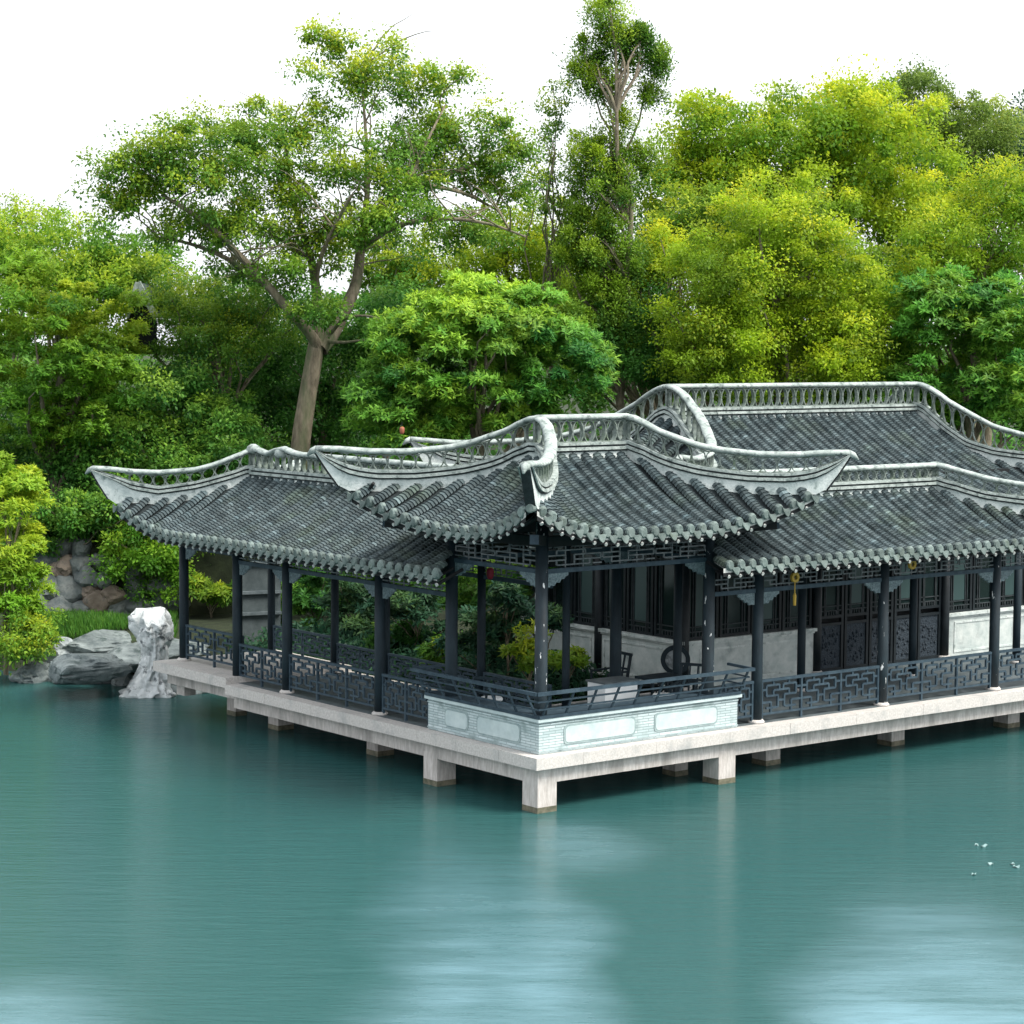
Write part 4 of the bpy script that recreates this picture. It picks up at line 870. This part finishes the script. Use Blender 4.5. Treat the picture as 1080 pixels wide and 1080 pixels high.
def broad_leaves(C, rc, per, ll, lw, flat=.75, up=.35, droop=.1):
    """C clump centres (n,3), rc radii (n,) -> quads, clump index, direction z"""
    n = len(C); idx = np.repeat(np.arange(n), per); N_ = len(idx); d = unit(N_); d[:, 2] += up*.6; d = nrm(d)
    rad = rc[idx]*(RNG.random(N_)**.5)*(1+.2*np.minimum(1.4, np.abs(RNG.normal(size=N_)))); off = d*rad[:, None]; off[:, 2] *= flat; base = C[idx]+off
    ax = nrm(d*.7+unit(N_)*.8+np.array([0, 0, -.12])); nor = nrm(d*.5+np.array([0, 0, .9])+unit(N_)*.65)
    s_ = RNG.uniform(.65, 1.25, N_); return quads(base, ax, nor, ll*s_, lw*s_, droop), idx, d[:, 2]
def whorl_leaves(C, rc, per, ll, lw, nl=9, up=.6):
    n = len(C); idx0 = np.repeat(np.arange(n), per); N_ = len(idx0); d = unit(N_); d[:, 2] = np.abs(d[:, 2])*.9+d[:, 2]*.25+.1; d = nrm(d)
    P = C[idx0]+d*(rc[idx0]*RNG.uniform(.6, 1.0, N_))[:, None]*np.array([1, 1, .8]); A = nrm(d*.8+np.array([0, 0, up]))
    idx = np.repeat(idx0, nl); a = nrm(np.cross(A, unit(N_))); b = np.cross(A, a); th = np.tile(np.arange(nl)*2*np.pi/nl, N_)+np.repeat(RNG.random(N_)*6, nl)+RNG.normal(0, .35, N_*nl)
    A2 = np.repeat(A, nl, 0); rd = np.repeat(a, nl, 0)*np.cos(th)[:, None]+np.repeat(b, nl, 0)*np.sin(th)[:, None]
    ax = nrm(rd*1.0+A2*RNG.uniform(-.3, 1.0, len(idx))[:, None]); nor = nrm(A2*1.0-rd*.3)
    s_ = RNG.uniform(.6, 1.25, len(idx)); tw_ = A2*(RNG.uniform(-.09, .04, len(idx)))[:, None]+RNG.normal(0, .008, (len(idx), 3)); return quads(np.repeat(P, nl, 0)+tw_, ax, nor, ll*s_, lw*s_, .08), idx, np.repeat(d[:, 2], nl)
def clumps_in(blobs, rc, dens, shell=.45):
    """blob: (px, py, rx, ry, depth[, depth radius m]) -> clump centres and radii"""
    Cs, Rs = [], []
    for bl_ in blobs:
        px, py, rx, ry, dp = bl_[:5]; sc = dp/FPX; a, b = rx*sc, ry*sc; c = bl_[5] if len(bl_) > 5 else a*.8
        n = max(4, int(dens*(a*b+a*c*.5)*math.pi/(rc*rc*math.pi))); d = unit(n); r = RNG.random(n)**shell
        o = np.array(at(px, py, dp)); X, Y = np.array(CR), np.array((_fw.x, _fw.y, 0))
        Cs.append(o+np.outer(d[:, 0]*r*a, X)+np.outer(d[:, 1]*r*c, Y)+np.outer(d[:, 2]*r*b, np.array((0, 0, 1.))))
        Rs.append(rc*np.exp(RNG.normal(0, .35, n)))
    return np.concatenate(Cs), np.concatenate(Rs)
def limb(b, p0, p1, r0, r1, bend=.12, n=6):
    p0, p1 = Vector(p0), Vector(p1); L = (p1-p0).length; o = Vector((random.uniform(-1, 1), random.uniform(-1, 1), random.uniform(0, 1)))*L*bend; P = []
    for i in range(n+1):
        t = i/n; P.append(p0.lerp(p1, t)+o*math.sin(math.pi*t)+Vector((random.uniform(-1, 1), random.uniform(-1, 1), random.uniform(-1, 1)))*L*.025*(0 < i < n))
    b.tube(P, [r0+(r1-r0)*i/n for i in range(n+1)], 7, cap=False); return P
LM = {}
def leafm(k):
    tab = dict(bright=((0.068, 0.198, 0.018), (0.213, 0.441, 0.034), (0.579, 0.651, 0.045), 0.48),
               deep=((0.031, 0.121, 0.023), (0.098, 0.287, 0.041), (0.345, 0.529, 0.057), 0.44),
               mid=((0.055, 0.166, 0.024), (0.174, 0.365, 0.038), (0.626, 0.661, 0.038), 0.46),
               olive=((0.091, 0.168, 0.030), (0.228, 0.335, 0.054), (0.487, 0.548, 0.076), 0.46),
               yellow=((0.105, 0.243, 0.019), (0.357, 0.520, 0.026), (0.680, 0.680, 0.032), 0.50),
               gold=((0.133, 0.241, 0.020), (0.367, 0.567, 0.026), (0.680, 0.680, 0.033), 0.50),
               whorl=((0.034, 0.152, 0.030), (0.138, 0.380, 0.045), (0.457, 0.651, 0.054), 0.41),
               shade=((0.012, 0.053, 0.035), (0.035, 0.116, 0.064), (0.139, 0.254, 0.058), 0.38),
               juniper=((0.045, 0.144, 0.022), (0.191, 0.351, 0.025), (0.479, 0.606, 0.032), 0.36))
    if k not in LM: c = tab[k]; LM[k] = leafmat('leaf_'+k, c[0], c[1], c[2], c[3])
    return LM[k]
def tree(name, label, cat, blobs, colour, rc=.55, dens=1.5, per=110, ll=.15, lw=.075, kind='broad', young=.2, trunk=.16, tpx=None, group=None, limbs=14, shell=.45, gz=None, up=.35, extra=None, flat=.75, droop=.1, part='crown'):
    dens *= 1.5; per = int(per*(3.0 if kind == 'broad' else 3.6)*(1 if rc > .35 else .6)); ll *= .76 if kind == 'broad' else .68; lw *= .84 if kind == 'broad' else .66
    if kind == 'broad' and rc > .35 and colour != 'juniper': rc *= .74; per = int(per*.62); dens *= 1.05
    px, py, rx, ry, dp = blobs[0][:5]; base = at(tpx if tpx else px, 500, dp); base.z = gz if gz is not None else ground_h(base.x, base.y)
    t = thing(name, label, cat, base, group); C, Rr = clumps_in(blobs, rc, dens, shell)
    C[:, 2] = np.where(C[:, 2] < base.z+.15, base.z+.15+RNG.random(len(C))*.4, C[:, 2])
    if kind == 'whorl': Q, idx, dz = whorl_leaves(C, Rr, per, ll, lw)
    else: Q, idx, dz = broad_leaves(C, Rr, per, ll, lw, flat=flat, up=up, droop=droop)
    ph = RNG.random(3)*6; lf = np.sin(C[:, 0]*1.1+ph[0])+np.sin(C[:, 1]*1.2+ph[1])+np.sin(C[:, 2]*1.5+ph[2])
    ct = RNG.normal(.42, .26, len(C))+.10*lf; cy = np.clip(RNG.normal(young, .22, len(C))+.14*lf, 0, 1)
    zz = (C[:, 2]-C[:, 2].min())/max(1e-6, np.ptp(C[:, 2])); cy *= .45+.9*zz            # new shoots sit mostly on the upper, sunlit branches
    N_ = len(idx); ti = ct[idx]+RNG.normal(0, .16 if kind == 'broad' else .26, N_)+.14*dz; yo = cy[idx]*np.clip(.35+.65*dz+RNG.normal(0, .22, N_), 0, 1)
    leaf_object(part, t, Q, ti, yo, leafm(colour), base)
    if trunk:
        b = MB(); top = Vector(C.mean(0)); top.z = C[:, 2].min()+(.55 if colour != 'juniper' else .97)*np.ptp(C[:, 2])
        P = limb(b, base-Vector((0, 0, .3)), top, trunk, trunk*(.45 if colour != 'juniper' else .12), .04, 10)
        order = RNG.permutation(len(C))[:limbs]
        for i in order:
            c = Vector(C[i]); f = min(.95, max(.3, (c.z-base.z)/max(.1, top.z-base.z)*(.6 if colour != 'juniper' else .9))); q = P[int(f*10)]
            limb(b, q, c, min(.05, trunk*.38) if colour == 'juniper' else trunk*.38, .012, .12, 6)
        if extra: extra(b)
        b.build('trunk', M_BARK, t, smooth=True)
    return t

# the big open tree with the leaning trunk behind the left corridor
D0 = 60
def big_limbs(b):
    def seg(pts, r0, r1, dd=0, k=1):
        P = []; n = len(pts)
        for i, (x, y) in enumerate(pts): P.append(at(x, y, D0+dd*i/(n-1)))
        # refine
        Q = []
        for i in range(n-1):
            for j in range(4):
                t = j/4; a, c = P[i], P[i+1]; m0 = (P[i+1]-P[max(0, i-1)])*.5; m1 = (P[min(n-1, i+2)]-P[i])*.5; t2, t3 = t*t, t*t*t
                Q.append(a*(2*t3-3*t2+1)+m0*(t3-2*t2+t)+c*(-2*t3+3*t2)+m1*(t3-t2))
        Q.append(P[-1]); m = len(Q); b.tube(Q, [r0+(r1-r0)*(i/(m-1))**.8 for i in range(m)], 10, cap=False); return Q
    al = []
    al += seg([(311, 640), (313, 540), (317, 470), (324, 420), (334, 362)], .31, .22)
    al += seg([(336, 368), (327, 352), (303, 325), (283, 302), (258, 275), (233, 249), (207, 228), (170, 205)], .17, .05, -2)
    al += seg([(283, 302), (262, 290), (238, 272), (200, 257), (165, 250)], .11, .03, -1)
    al += seg([(335, 366), (335, 335), (333, 302), (327, 270), (316, 235), (305, 190), (300, 140)], .19, .04, 1)
    al += seg([(333, 300), (338, 272), (352, 240), (372, 205)], .08, .03, -1.5); al += seg([(328, 275), (310, 262), (288, 248), (262, 235)], .07, .02, 1)
    al += seg([(338, 368), (352, 350), (368, 318), (377, 292), (383, 245), (397, 223), (430, 195), (470, 184), (505, 172)], .22, .05, 2)
    al += seg([(383, 245), (388, 190), (385, 130), (380, 70)], .10, .02, 1); al += seg([(430, 195), (450, 150), (470, 110)], .07, .02, 1)
    al += seg([(380, 262), (420, 238), (468, 231), (515, 236), (555, 250)], .09, .025, -2); al += seg([(433, 193), (487, 203), (530, 225)], .08, .025, 3)
    al += seg([(345, 360), (364, 361), (392, 357)], .06, .02, -1); al += seg([(350, 350), (364, 336), (385, 333), (404, 337)], .06, .015, -1.5)
    rs = random.Random(3)
    for _ in range(230):
        p = rs.choice(al)
        if p.z < 8.6: continue
        e = p+Vector((rs.uniform(-1.6, 1.6), rs.uniform(-1.6, 1.6), rs.uniform(-.2, 1.6))); limb(b, p, e, .026, .006, .18, 5)
base = at(311, 640, D0)
bt_ = tree('camphor_tree', 'big open crowned tree with bare forking trunk leaning behind the left corridor', 'tree',
     [(160, 165, 62, 45, D0-2), (220, 185, 80, 58, D0-2), (130, 185, 45, 35, D0-2), (430, 180, 60, 50, D0+1), (540, 150, 30, 40, D0+2), (280, 222, 55, 30, D0), (350, 265, 45, 22, D0), (300, 255, 40, 18, D0+1), (255, 285, 40, 20, D0), (250, 140, 62, 38, D0-1), (300, 175, 60, 55, D0), (215, 240, 80, 28, D0-1), (130, 215, 40, 40, D0-2), (330, 130, 45, 40, D0+1), (380, 75, 70, 42, D0+1), (345, 45, 40, 22, D0+1), (385, 190, 70, 55, D0), (470, 140, 75, 55, D0+2), (455, 90, 50, 30, D0+2), (520, 195, 50, 55, D0+2), (410, 232, 60, 26, D0-1), (490, 245, 60, 22, D0+1), (345, 235, 34, 26, D0), (300, 285, 45, 22, D0-1), (340, 325, 40, 22, D0-1.2)],
     'mid', rc=.50, dens=1.12, per=84, ll=.14, lw=.075, young=.36, trunk=0, tpx=311, shell=.6)
_b = MB(); big_limbs(_b); _b.build('trunk', M_BARK, bt_, smooth=True)

G = 'trees of the wood behind the buildings'
tree('loquat_tree', 'dome shaped tree with whorls of long glossy leaves left of the hall ridge', 'tree',
     [(510, 385, 112, 78, 57, 2.6), (455, 400, 75, 75, 57, 2.2), (585, 395, 62, 52, 57, 1.9), (420, 440, 55, 45, 56.5, 1.6), (480, 335, 62, 40, 57, 1.8), (545, 345, 62, 38, 57, 1.8)],
     'whorl', rc=.36, dens=1.5, per=11, ll=.25, lw=.078, kind='whorl', young=.40, trunk=.2, shell=.13)
tree('loquat_tree', 'dark whorled-leaf tree rising behind the right end of the hall ridge', 'tree',
     [(1015, 375, 82, 75, 63, 2.4), (1060, 340, 60, 50, 63, 2.2), (970, 400, 50, 60, 63, 2), (1075, 410, 50, 55, 62, 2), (1010, 320, 55, 28, 63, 2)],
     'whorl', rc=.42, dens=1.4, per=10, ll=.30, lw=.09, kind='whorl', young=.20, trunk=.2, shell=.15)
tree('juniper_tree', 'tall dark juniper with sparse tufted top rising above the wood', 'tree',
     [(645, 20, 26, 32, 66, .7), (668, 55, 26, 34, 66, .7), (692, 72, 16, 24, 66, .6), (628, 60, 22, 24, 66, .6), (612, 80, 14, 12, 66, .4), (640, 95, 22, 16, 66, .5), (690, 100, 18, 12, 66, .5), (655, 130, 12, 12, 66, .4), (648, 175, 30, 30, 66, 1.0), (612, 160, 18, 32, 66, .7), (680, 170, 18, 22, 66, .7), (640, 220, 42, 40, 66, 1.2), (615, 275, 34, 50, 66, 1.2), (655, 280, 34, 40, 66, 1.2), (640, 325, 40, 44, 66, 1.3), (605, 345, 26, 42, 65.5, 1.0), (655, 365, 34, 36, 66, 1.1)],
     'juniper', rc=.30, dens=1.3, per=190, ll=.13, lw=.055, young=.34, trunk=.17, limbs=70, flat=1.3, up=.7, droop=-.1)
tree('shrubby_tree', 'thin pale sapling standing left of the juniper top', 'tree', [(585, 120, 22, 50, 67, .8), (570, 190, 26, 50, 67, .8), (600, 220, 26, 50, 67, .8)], 'mid', rc=.36, dens=.7, per=60, ll=.13, lw=.065, young=.4, trunk=.08, limbs=16, group=G)
tree('broadleaf_tree', 'broad yellow green tree forming the highest dome of the wood', 'tree',
     [(850, 150, 105, 78, 74, 4), (770, 160, 62, 62, 73, 3), (930, 175, 85, 85, 74, 4), (820, 215, 95, 60, 73, 3.5), (905, 115, 60, 38, 75, 3), (730, 140, 34, 40, 73, 2), (720, 200, 45, 60, 73, 2.4), (960, 230, 60, 60, 73, 3)],
     'yellow', rc=.75, dens=1.5, per=120, ll=.19, lw=.095, young=.27, trunk=.4, limbs=22, group=G)
tree('broadleaf_tree', 'golden green rounded tree directly behind the middle of the hall ridge', 'tree',
     [(810, 300, 105, 95, 64, 3.2), (750, 320, 62, 62, 63.5, 2.4), (870, 290, 72, 72, 64, 2.6), (830, 225, 75, 42, 64, 2.4), (770, 380, 80, 48, 63, 2.4), (870, 370, 70, 60, 63, 2.4)],
     'gold', rc=.55, dens=1.5, per=120, ll=.13, lw=.075, young=.24, trunk=.25, limbs=18, group=G)
tree('broadleaf_tree', 'yellow green tree with bare grey twigs above the dark whorled-leaf tree', 'tree',
     [(1030, 240, 80, 62, 67, 3), (1075, 215, 50, 50, 67, 2.4), (985, 270, 52, 45, 66, 2.2), (940, 330, 45, 50, 66, 2), (1060, 285, 50, 35, 66, 2)], 'yellow', rc=.55, dens=1.2, per=105, ll=.14, lw=.075, young=.26, trunk=.2, limbs=26, group=G)
tree('broadleaf_tree', 'olive green tree with small rounded top at the skyline', 'tree', [(965, 112, 42, 46, 79, 2), (990, 150, 48, 50, 79, 2.2)], 'olive', rc=.55, dens=1.5, per=110, ll=.16, lw=.08, young=.15, trunk=.2, group=G)
tree('broadleaf_tree', 'dull olive tree at the skyline above the bare twigs', 'tree', [(1035, 150, 44, 56, 77, 2.2), (1020, 200, 55, 40, 77, 2.2)], 'olive', rc=.55, dens=1.5, per=110, ll=.16, lw=.08, young=.22, trunk=.2, group=G)
tree('broadleaf_tree', 'distant blue green tree behind the olive trees', 'tree', [(1078, 140, 34, 40, 95, 2.5), (1100, 190, 50, 60, 95, 3)], 'shade', rc=.7, dens=1.5, per=90, ll=.2, lw=.1, young=.1, trunk=.2, group=G)
tree('broadleaf_tree', 'loose yellow green tree between the big open tree and the juniper', 'tree',
     [(560, 245, 62, 62, 70, 2.6), (520, 290, 60, 45, 70, 2.4), (590, 300, 40, 50, 69, 2), (450, 275, 55, 35, 70, 2.4)], 'yellow', rc=.55, dens=1.2, per=95, ll=.15, lw=.075, young=.30, trunk=.18, limbs=18, group=G)
tree('broadleaf_tree', 'orange tipped small tree right of the juniper', 'tree', [(705, 295, 38, 45, 67, 1.5), (690, 260, 26, 26, 67, 1.2)], 'gold', rc=.45, dens=1.3, per=110, ll=.13, lw=.07, young=.62, trunk=.12, group=G)
tree('broadleaf_tree', 'dark small leaved tree below the orange tipped one', 'tree', [(690, 350, 52, 55, 66.5, 2), (655, 385, 45, 35, 66, 2), (720, 380, 45, 35, 65, 2)], 'deep', rc=.5, dens=1.5, per=110, ll=.13, lw=.07, young=.10, trunk=.16, group=G)
tree('broadleaf_tree', 'dark green tree filling the gap behind the juniper', 'tree', [(700, 255, 62, 70, 72, 2.6), (600, 330, 60, 60, 72, 2.6), (660, 330, 60, 70, 72, 2.6)], 'mid', rc=.6, dens=1.4, per=105, ll=.16, lw=.08, young=.2, trunk=.2, group=G)
tree('broadleaf_tree', 'dark tree in shade behind the bare forking trunk', 'tree', [(375, 420, 75, 75, 66, 2.6), (300, 430, 70, 75, 66, 2.6), (340, 350, 65, 45, 66.5, 2.4), (410, 335, 60, 40, 66, 2.4), (250, 400, 60, 80, 66, 2.4)], 'deep', rc=.6, dens=1.5, per=105, ll=.15, lw=.08, young=.05, trunk=.2, group=G)
tree('broadleaf_tree', 'soft green tree left of the forking trunk', 'tree', [(225, 345, 68, 62, 63, 2.4), (275, 330, 48, 45, 63, 2), (180, 320, 50, 45, 64, 2)], 'mid', rc=.5, dens=1.5, per=120, ll=.12, lw=.06, young=.22, trunk=.18, group=G)
tree('broadleaf_tree', 'bright layered tree with pale drooping leaves far left', 'tree', [(40, 385, 78, 85, 60, 2.8), (90, 420, 70, 62, 60, 2.4), (20, 320, 60, 50, 61, 2.4), (110, 350, 45, 48, 61, 2)], 'bright', rc=.42, dens=1.3, per=12, ll=.22, lw=.085, kind='whorl', young=.28, trunk=.2, shell=.3, group=G)
tree('broadleaf_tree', 'yellow topped tree at the left skyline', 'tree', [(60, 272, 78, 48, 66, 3), (5, 260, 45, 45, 66, 2.4), (135, 275, 60, 44, 66, 2.4), (95, 310, 70, 44, 65, 2.4)], 'bright', rc=.55, dens=1.4, per=110, ll=.16, lw=.075, young=.42, trunk=.2, group=G)
tree('shrubby_tree', 'wispy twig standing above the left skyline', 'tree', [(15, 225, 26, 22, 68, .8), (55, 225, 14, 18, 68, .5)], 'mid', rc=.3, dens=.6, per=40, ll=.12, lw=.06, young=.3, trunk=.05, group=G)
tree('broadleaf_tree', 'dense dark green tree behind the boulders', 'tree', [(190, 440, 78, 72, 61, 2.6), (120, 470, 62, 62, 61, 2.2), (240, 480, 60, 55, 60.5, 2.2), (170, 520, 75, 50, 60, 2)], 'deep', rc=.55, dens=1.5, per=115, ll=.16, lw=.08, young=.25, trunk=.22, limbs=20, group=G)
tree('broadleaf_tree', 'very dark leafy tree under the far left canopy', 'tree', [(30, 470, 80, 60, 62, 2.6), (90, 500, 60, 50, 62, 2.2), (10, 540, 60, 60, 61, 2)], 'deep', rc=.6, dens=1.5, per=105, ll=.16, lw=.08, young=.12, trunk=.18, group=G)
tree('broadleaf_tree', 'mid green tree filling the gap between the golden tree and the dark whorled-leaf tree', 'tree', [(915, 320, 55, 70, 68, 2.4), (890, 380, 45, 55, 67, 2.2), (950, 300, 40, 40, 69, 2)], 'mid', rc=.55, dens=1.5, per=110, ll=.15, lw=.08, young=.30, trunk=.18, group=G)
tree('broadleaf_tree', 'green tree behind the golden tree and the orange tipped one', 'tree', [(745, 260, 50, 60, 69.5, 2.4), (780, 250, 50, 50, 69.5, 2.4)], 'mid', rc=.55, dens=1.5, per=110, ll=.15, lw=.08, young=.3, trunk=.18, group=G)
tree('broadleaf_tree', 'mid green tree filling the gap right of the bare forking trunk', 'tree', [(400, 275, 42, 48, 69, 2), (425, 300, 45, 40, 69, 2)], 'mid', rc=.5, dens=1.3, per=105, ll=.14, lw=.075, young=.3, trunk=.14, group=G)
# shrubs and creepers on the bank
tree('creeper', 'bright green creeper hanging over the boulders beside the corridor', 'shrub', [(150, 560, 52, 44, 58, 1), (175, 600, 36, 40, 57.6, .8), (130, 590, 36, 26, 57.4, .5), (205, 560, 40, 50, 58.5, 1)], 'bright', rc=.34, dens=1.25, per=90, ll=.15, lw=.07, young=.2, trunk=.05, gz=.1, part='leaves')
tree('creeper', 'dark creeper draped over the top of the boulders', 'shrub', [(80, 548, 52, 30, 58.2, 1), (40, 560, 40, 36, 58.2, 1), (120, 540, 46, 30, 58.4, 1)], 'deep', rc=.36, dens=1.3, per=90, ll=.15, lw=.07, young=.3, trunk=.05, gz=.1, part='leaves')
tree('laurel_bush', 'bright tall bush with drooping pale leaves at the water on the far left', 'shrub', [(8, 565, 36, 62, 54, 1.1), (25, 600, 24, 40, 53.8, .9), (0, 510, 34, 26, 54, 1), (12, 635, 30, 26, 53.6, .9)], 'bright', rc=.36, dens=1.5, per=14, ll=.21, lw=.07, kind='whorl', young=.24, trunk=.07, shell=.25, part='leaves')
tree('laurel_bush', 'low dark green bush over the shore rocks under the tall bright bush', 'shrub', [(24, 672, 34, 26, 53, .9), (10, 695, 26, 18, 52.8, .7), (42, 660, 22, 18, 53.4, .7)], 'mid', rc=.3, dens=1.6, per=90, ll=.13, lw=.06, young=.32, trunk=.04, gz=-.5, part='leaves')
# shade plants of the inner court, seen between the columns
cg = 'shade plants in the inner courtyard'
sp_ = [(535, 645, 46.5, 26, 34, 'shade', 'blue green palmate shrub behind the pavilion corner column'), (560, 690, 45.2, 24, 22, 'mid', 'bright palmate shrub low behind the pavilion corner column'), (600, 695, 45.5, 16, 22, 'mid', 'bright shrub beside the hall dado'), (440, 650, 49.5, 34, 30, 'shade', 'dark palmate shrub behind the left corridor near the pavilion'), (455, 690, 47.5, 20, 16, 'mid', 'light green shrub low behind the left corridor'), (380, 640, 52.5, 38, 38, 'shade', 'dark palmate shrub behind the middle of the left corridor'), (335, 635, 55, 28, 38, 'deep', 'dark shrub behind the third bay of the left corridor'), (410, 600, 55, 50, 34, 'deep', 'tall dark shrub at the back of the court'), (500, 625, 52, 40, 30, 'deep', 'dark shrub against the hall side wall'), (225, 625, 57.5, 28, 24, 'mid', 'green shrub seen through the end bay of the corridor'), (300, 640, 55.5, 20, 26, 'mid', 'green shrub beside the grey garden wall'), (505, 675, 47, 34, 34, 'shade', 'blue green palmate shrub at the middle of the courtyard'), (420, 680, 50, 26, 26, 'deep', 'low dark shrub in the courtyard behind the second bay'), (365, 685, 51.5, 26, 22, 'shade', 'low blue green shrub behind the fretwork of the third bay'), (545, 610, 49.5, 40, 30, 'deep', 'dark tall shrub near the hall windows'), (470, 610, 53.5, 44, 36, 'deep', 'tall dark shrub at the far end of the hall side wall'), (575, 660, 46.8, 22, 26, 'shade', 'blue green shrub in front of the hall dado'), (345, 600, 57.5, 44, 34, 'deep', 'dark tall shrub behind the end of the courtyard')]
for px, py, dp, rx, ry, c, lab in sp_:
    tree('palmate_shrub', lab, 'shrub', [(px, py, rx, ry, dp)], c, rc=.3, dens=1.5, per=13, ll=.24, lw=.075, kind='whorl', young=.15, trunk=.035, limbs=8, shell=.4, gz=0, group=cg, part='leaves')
C, Rr = clumps_in([(x, 388+18*math.sin(x*.02), 95, 78+14*math.sin(x*.05), 90+6*math.sin(x*.013), 2.5) for x in range(-120, 1260, 90)], 1.2, 1.5)
Q, idx, dz = broad_leaves(C, Rr, 210, .34, .17)
fw_ = leaf_object('far_wood', None, Q, RNG.normal(.45, .22, len(C))[idx]+RNG.normal(0, .15, len(idx)), RNG.random(len(idx))*.3, leafm('deep'), (0, 0, 0)); tag(fw_, 'distant mass of dark green woodland closing the view behind the trees', 'woodland', kind='stuff')
# undergrowth on the floor of the wood
n_ = 26000
px = RNG.uniform(-60, 1140, n_); dp = RNG.uniform(60, 84, n_); P = np.array([CAMP+ray(a, 500)*d for a, d in zip(px, dp)])
ok = np.array([shore_dist(x, y) > .8 and not (6.4 < x < 21.5 and y < 10.5) for x, y, z in P]); P = P[ok]
P[:, 2] = [ground_h(x, y) for x, y, z in P]; P[:, 2] += RNG.uniform(0, 1.3, len(P))
ax = nrm(unit(len(P))+np.array([0, 0, .5])); nor = nrm(unit(len(P))*.7+np.array([0, 0, 1]))
Q = quads(P, ax, nor, RNG.uniform(.25, .5, len(P)), RNG.uniform(.12, .22, len(P)), .2)
u = leaf_object('undergrowth', None, Q, RNG.normal(.4, .25, len(P)), RNG.random(len(P))*.1, leafm('deep'), (0, 0, 0)); tag(u, 'dark green undergrowth covering the floor of the wood', 'undergrowth', kind='stuff')
# grass strip at the foot of the boulders
n_ = 9000; px = RNG.uniform(35, 185, n_); py = RNG.uniform(646, 664, n_); P = np.array([onz(a, b_, 0.0) for a, b_ in zip(px, py)]); P[:, 2] = [ground_h(x, y)-.02 for x, y, z in P]
ax = nrm(unit(n_)*.45+np.array([0, 0, 1])); Q = quads(P, ax, unit(n_), RNG.uniform(.15, .34, n_), np.full(n_, .03), .0)
u = leaf_object('grass', None, Q, RNG.normal(.4, .25, n_), RNG.random(n_)*.2, leafm('deep'), (0, 0, 0)); tag(u, 'strip of green grass between rock ledges and boulders', 'grass', kind='stuff')

#print('LEAVES', sum(len(o.data.polygons) for o in bpy.data.objects if o.type == 'MESH'))

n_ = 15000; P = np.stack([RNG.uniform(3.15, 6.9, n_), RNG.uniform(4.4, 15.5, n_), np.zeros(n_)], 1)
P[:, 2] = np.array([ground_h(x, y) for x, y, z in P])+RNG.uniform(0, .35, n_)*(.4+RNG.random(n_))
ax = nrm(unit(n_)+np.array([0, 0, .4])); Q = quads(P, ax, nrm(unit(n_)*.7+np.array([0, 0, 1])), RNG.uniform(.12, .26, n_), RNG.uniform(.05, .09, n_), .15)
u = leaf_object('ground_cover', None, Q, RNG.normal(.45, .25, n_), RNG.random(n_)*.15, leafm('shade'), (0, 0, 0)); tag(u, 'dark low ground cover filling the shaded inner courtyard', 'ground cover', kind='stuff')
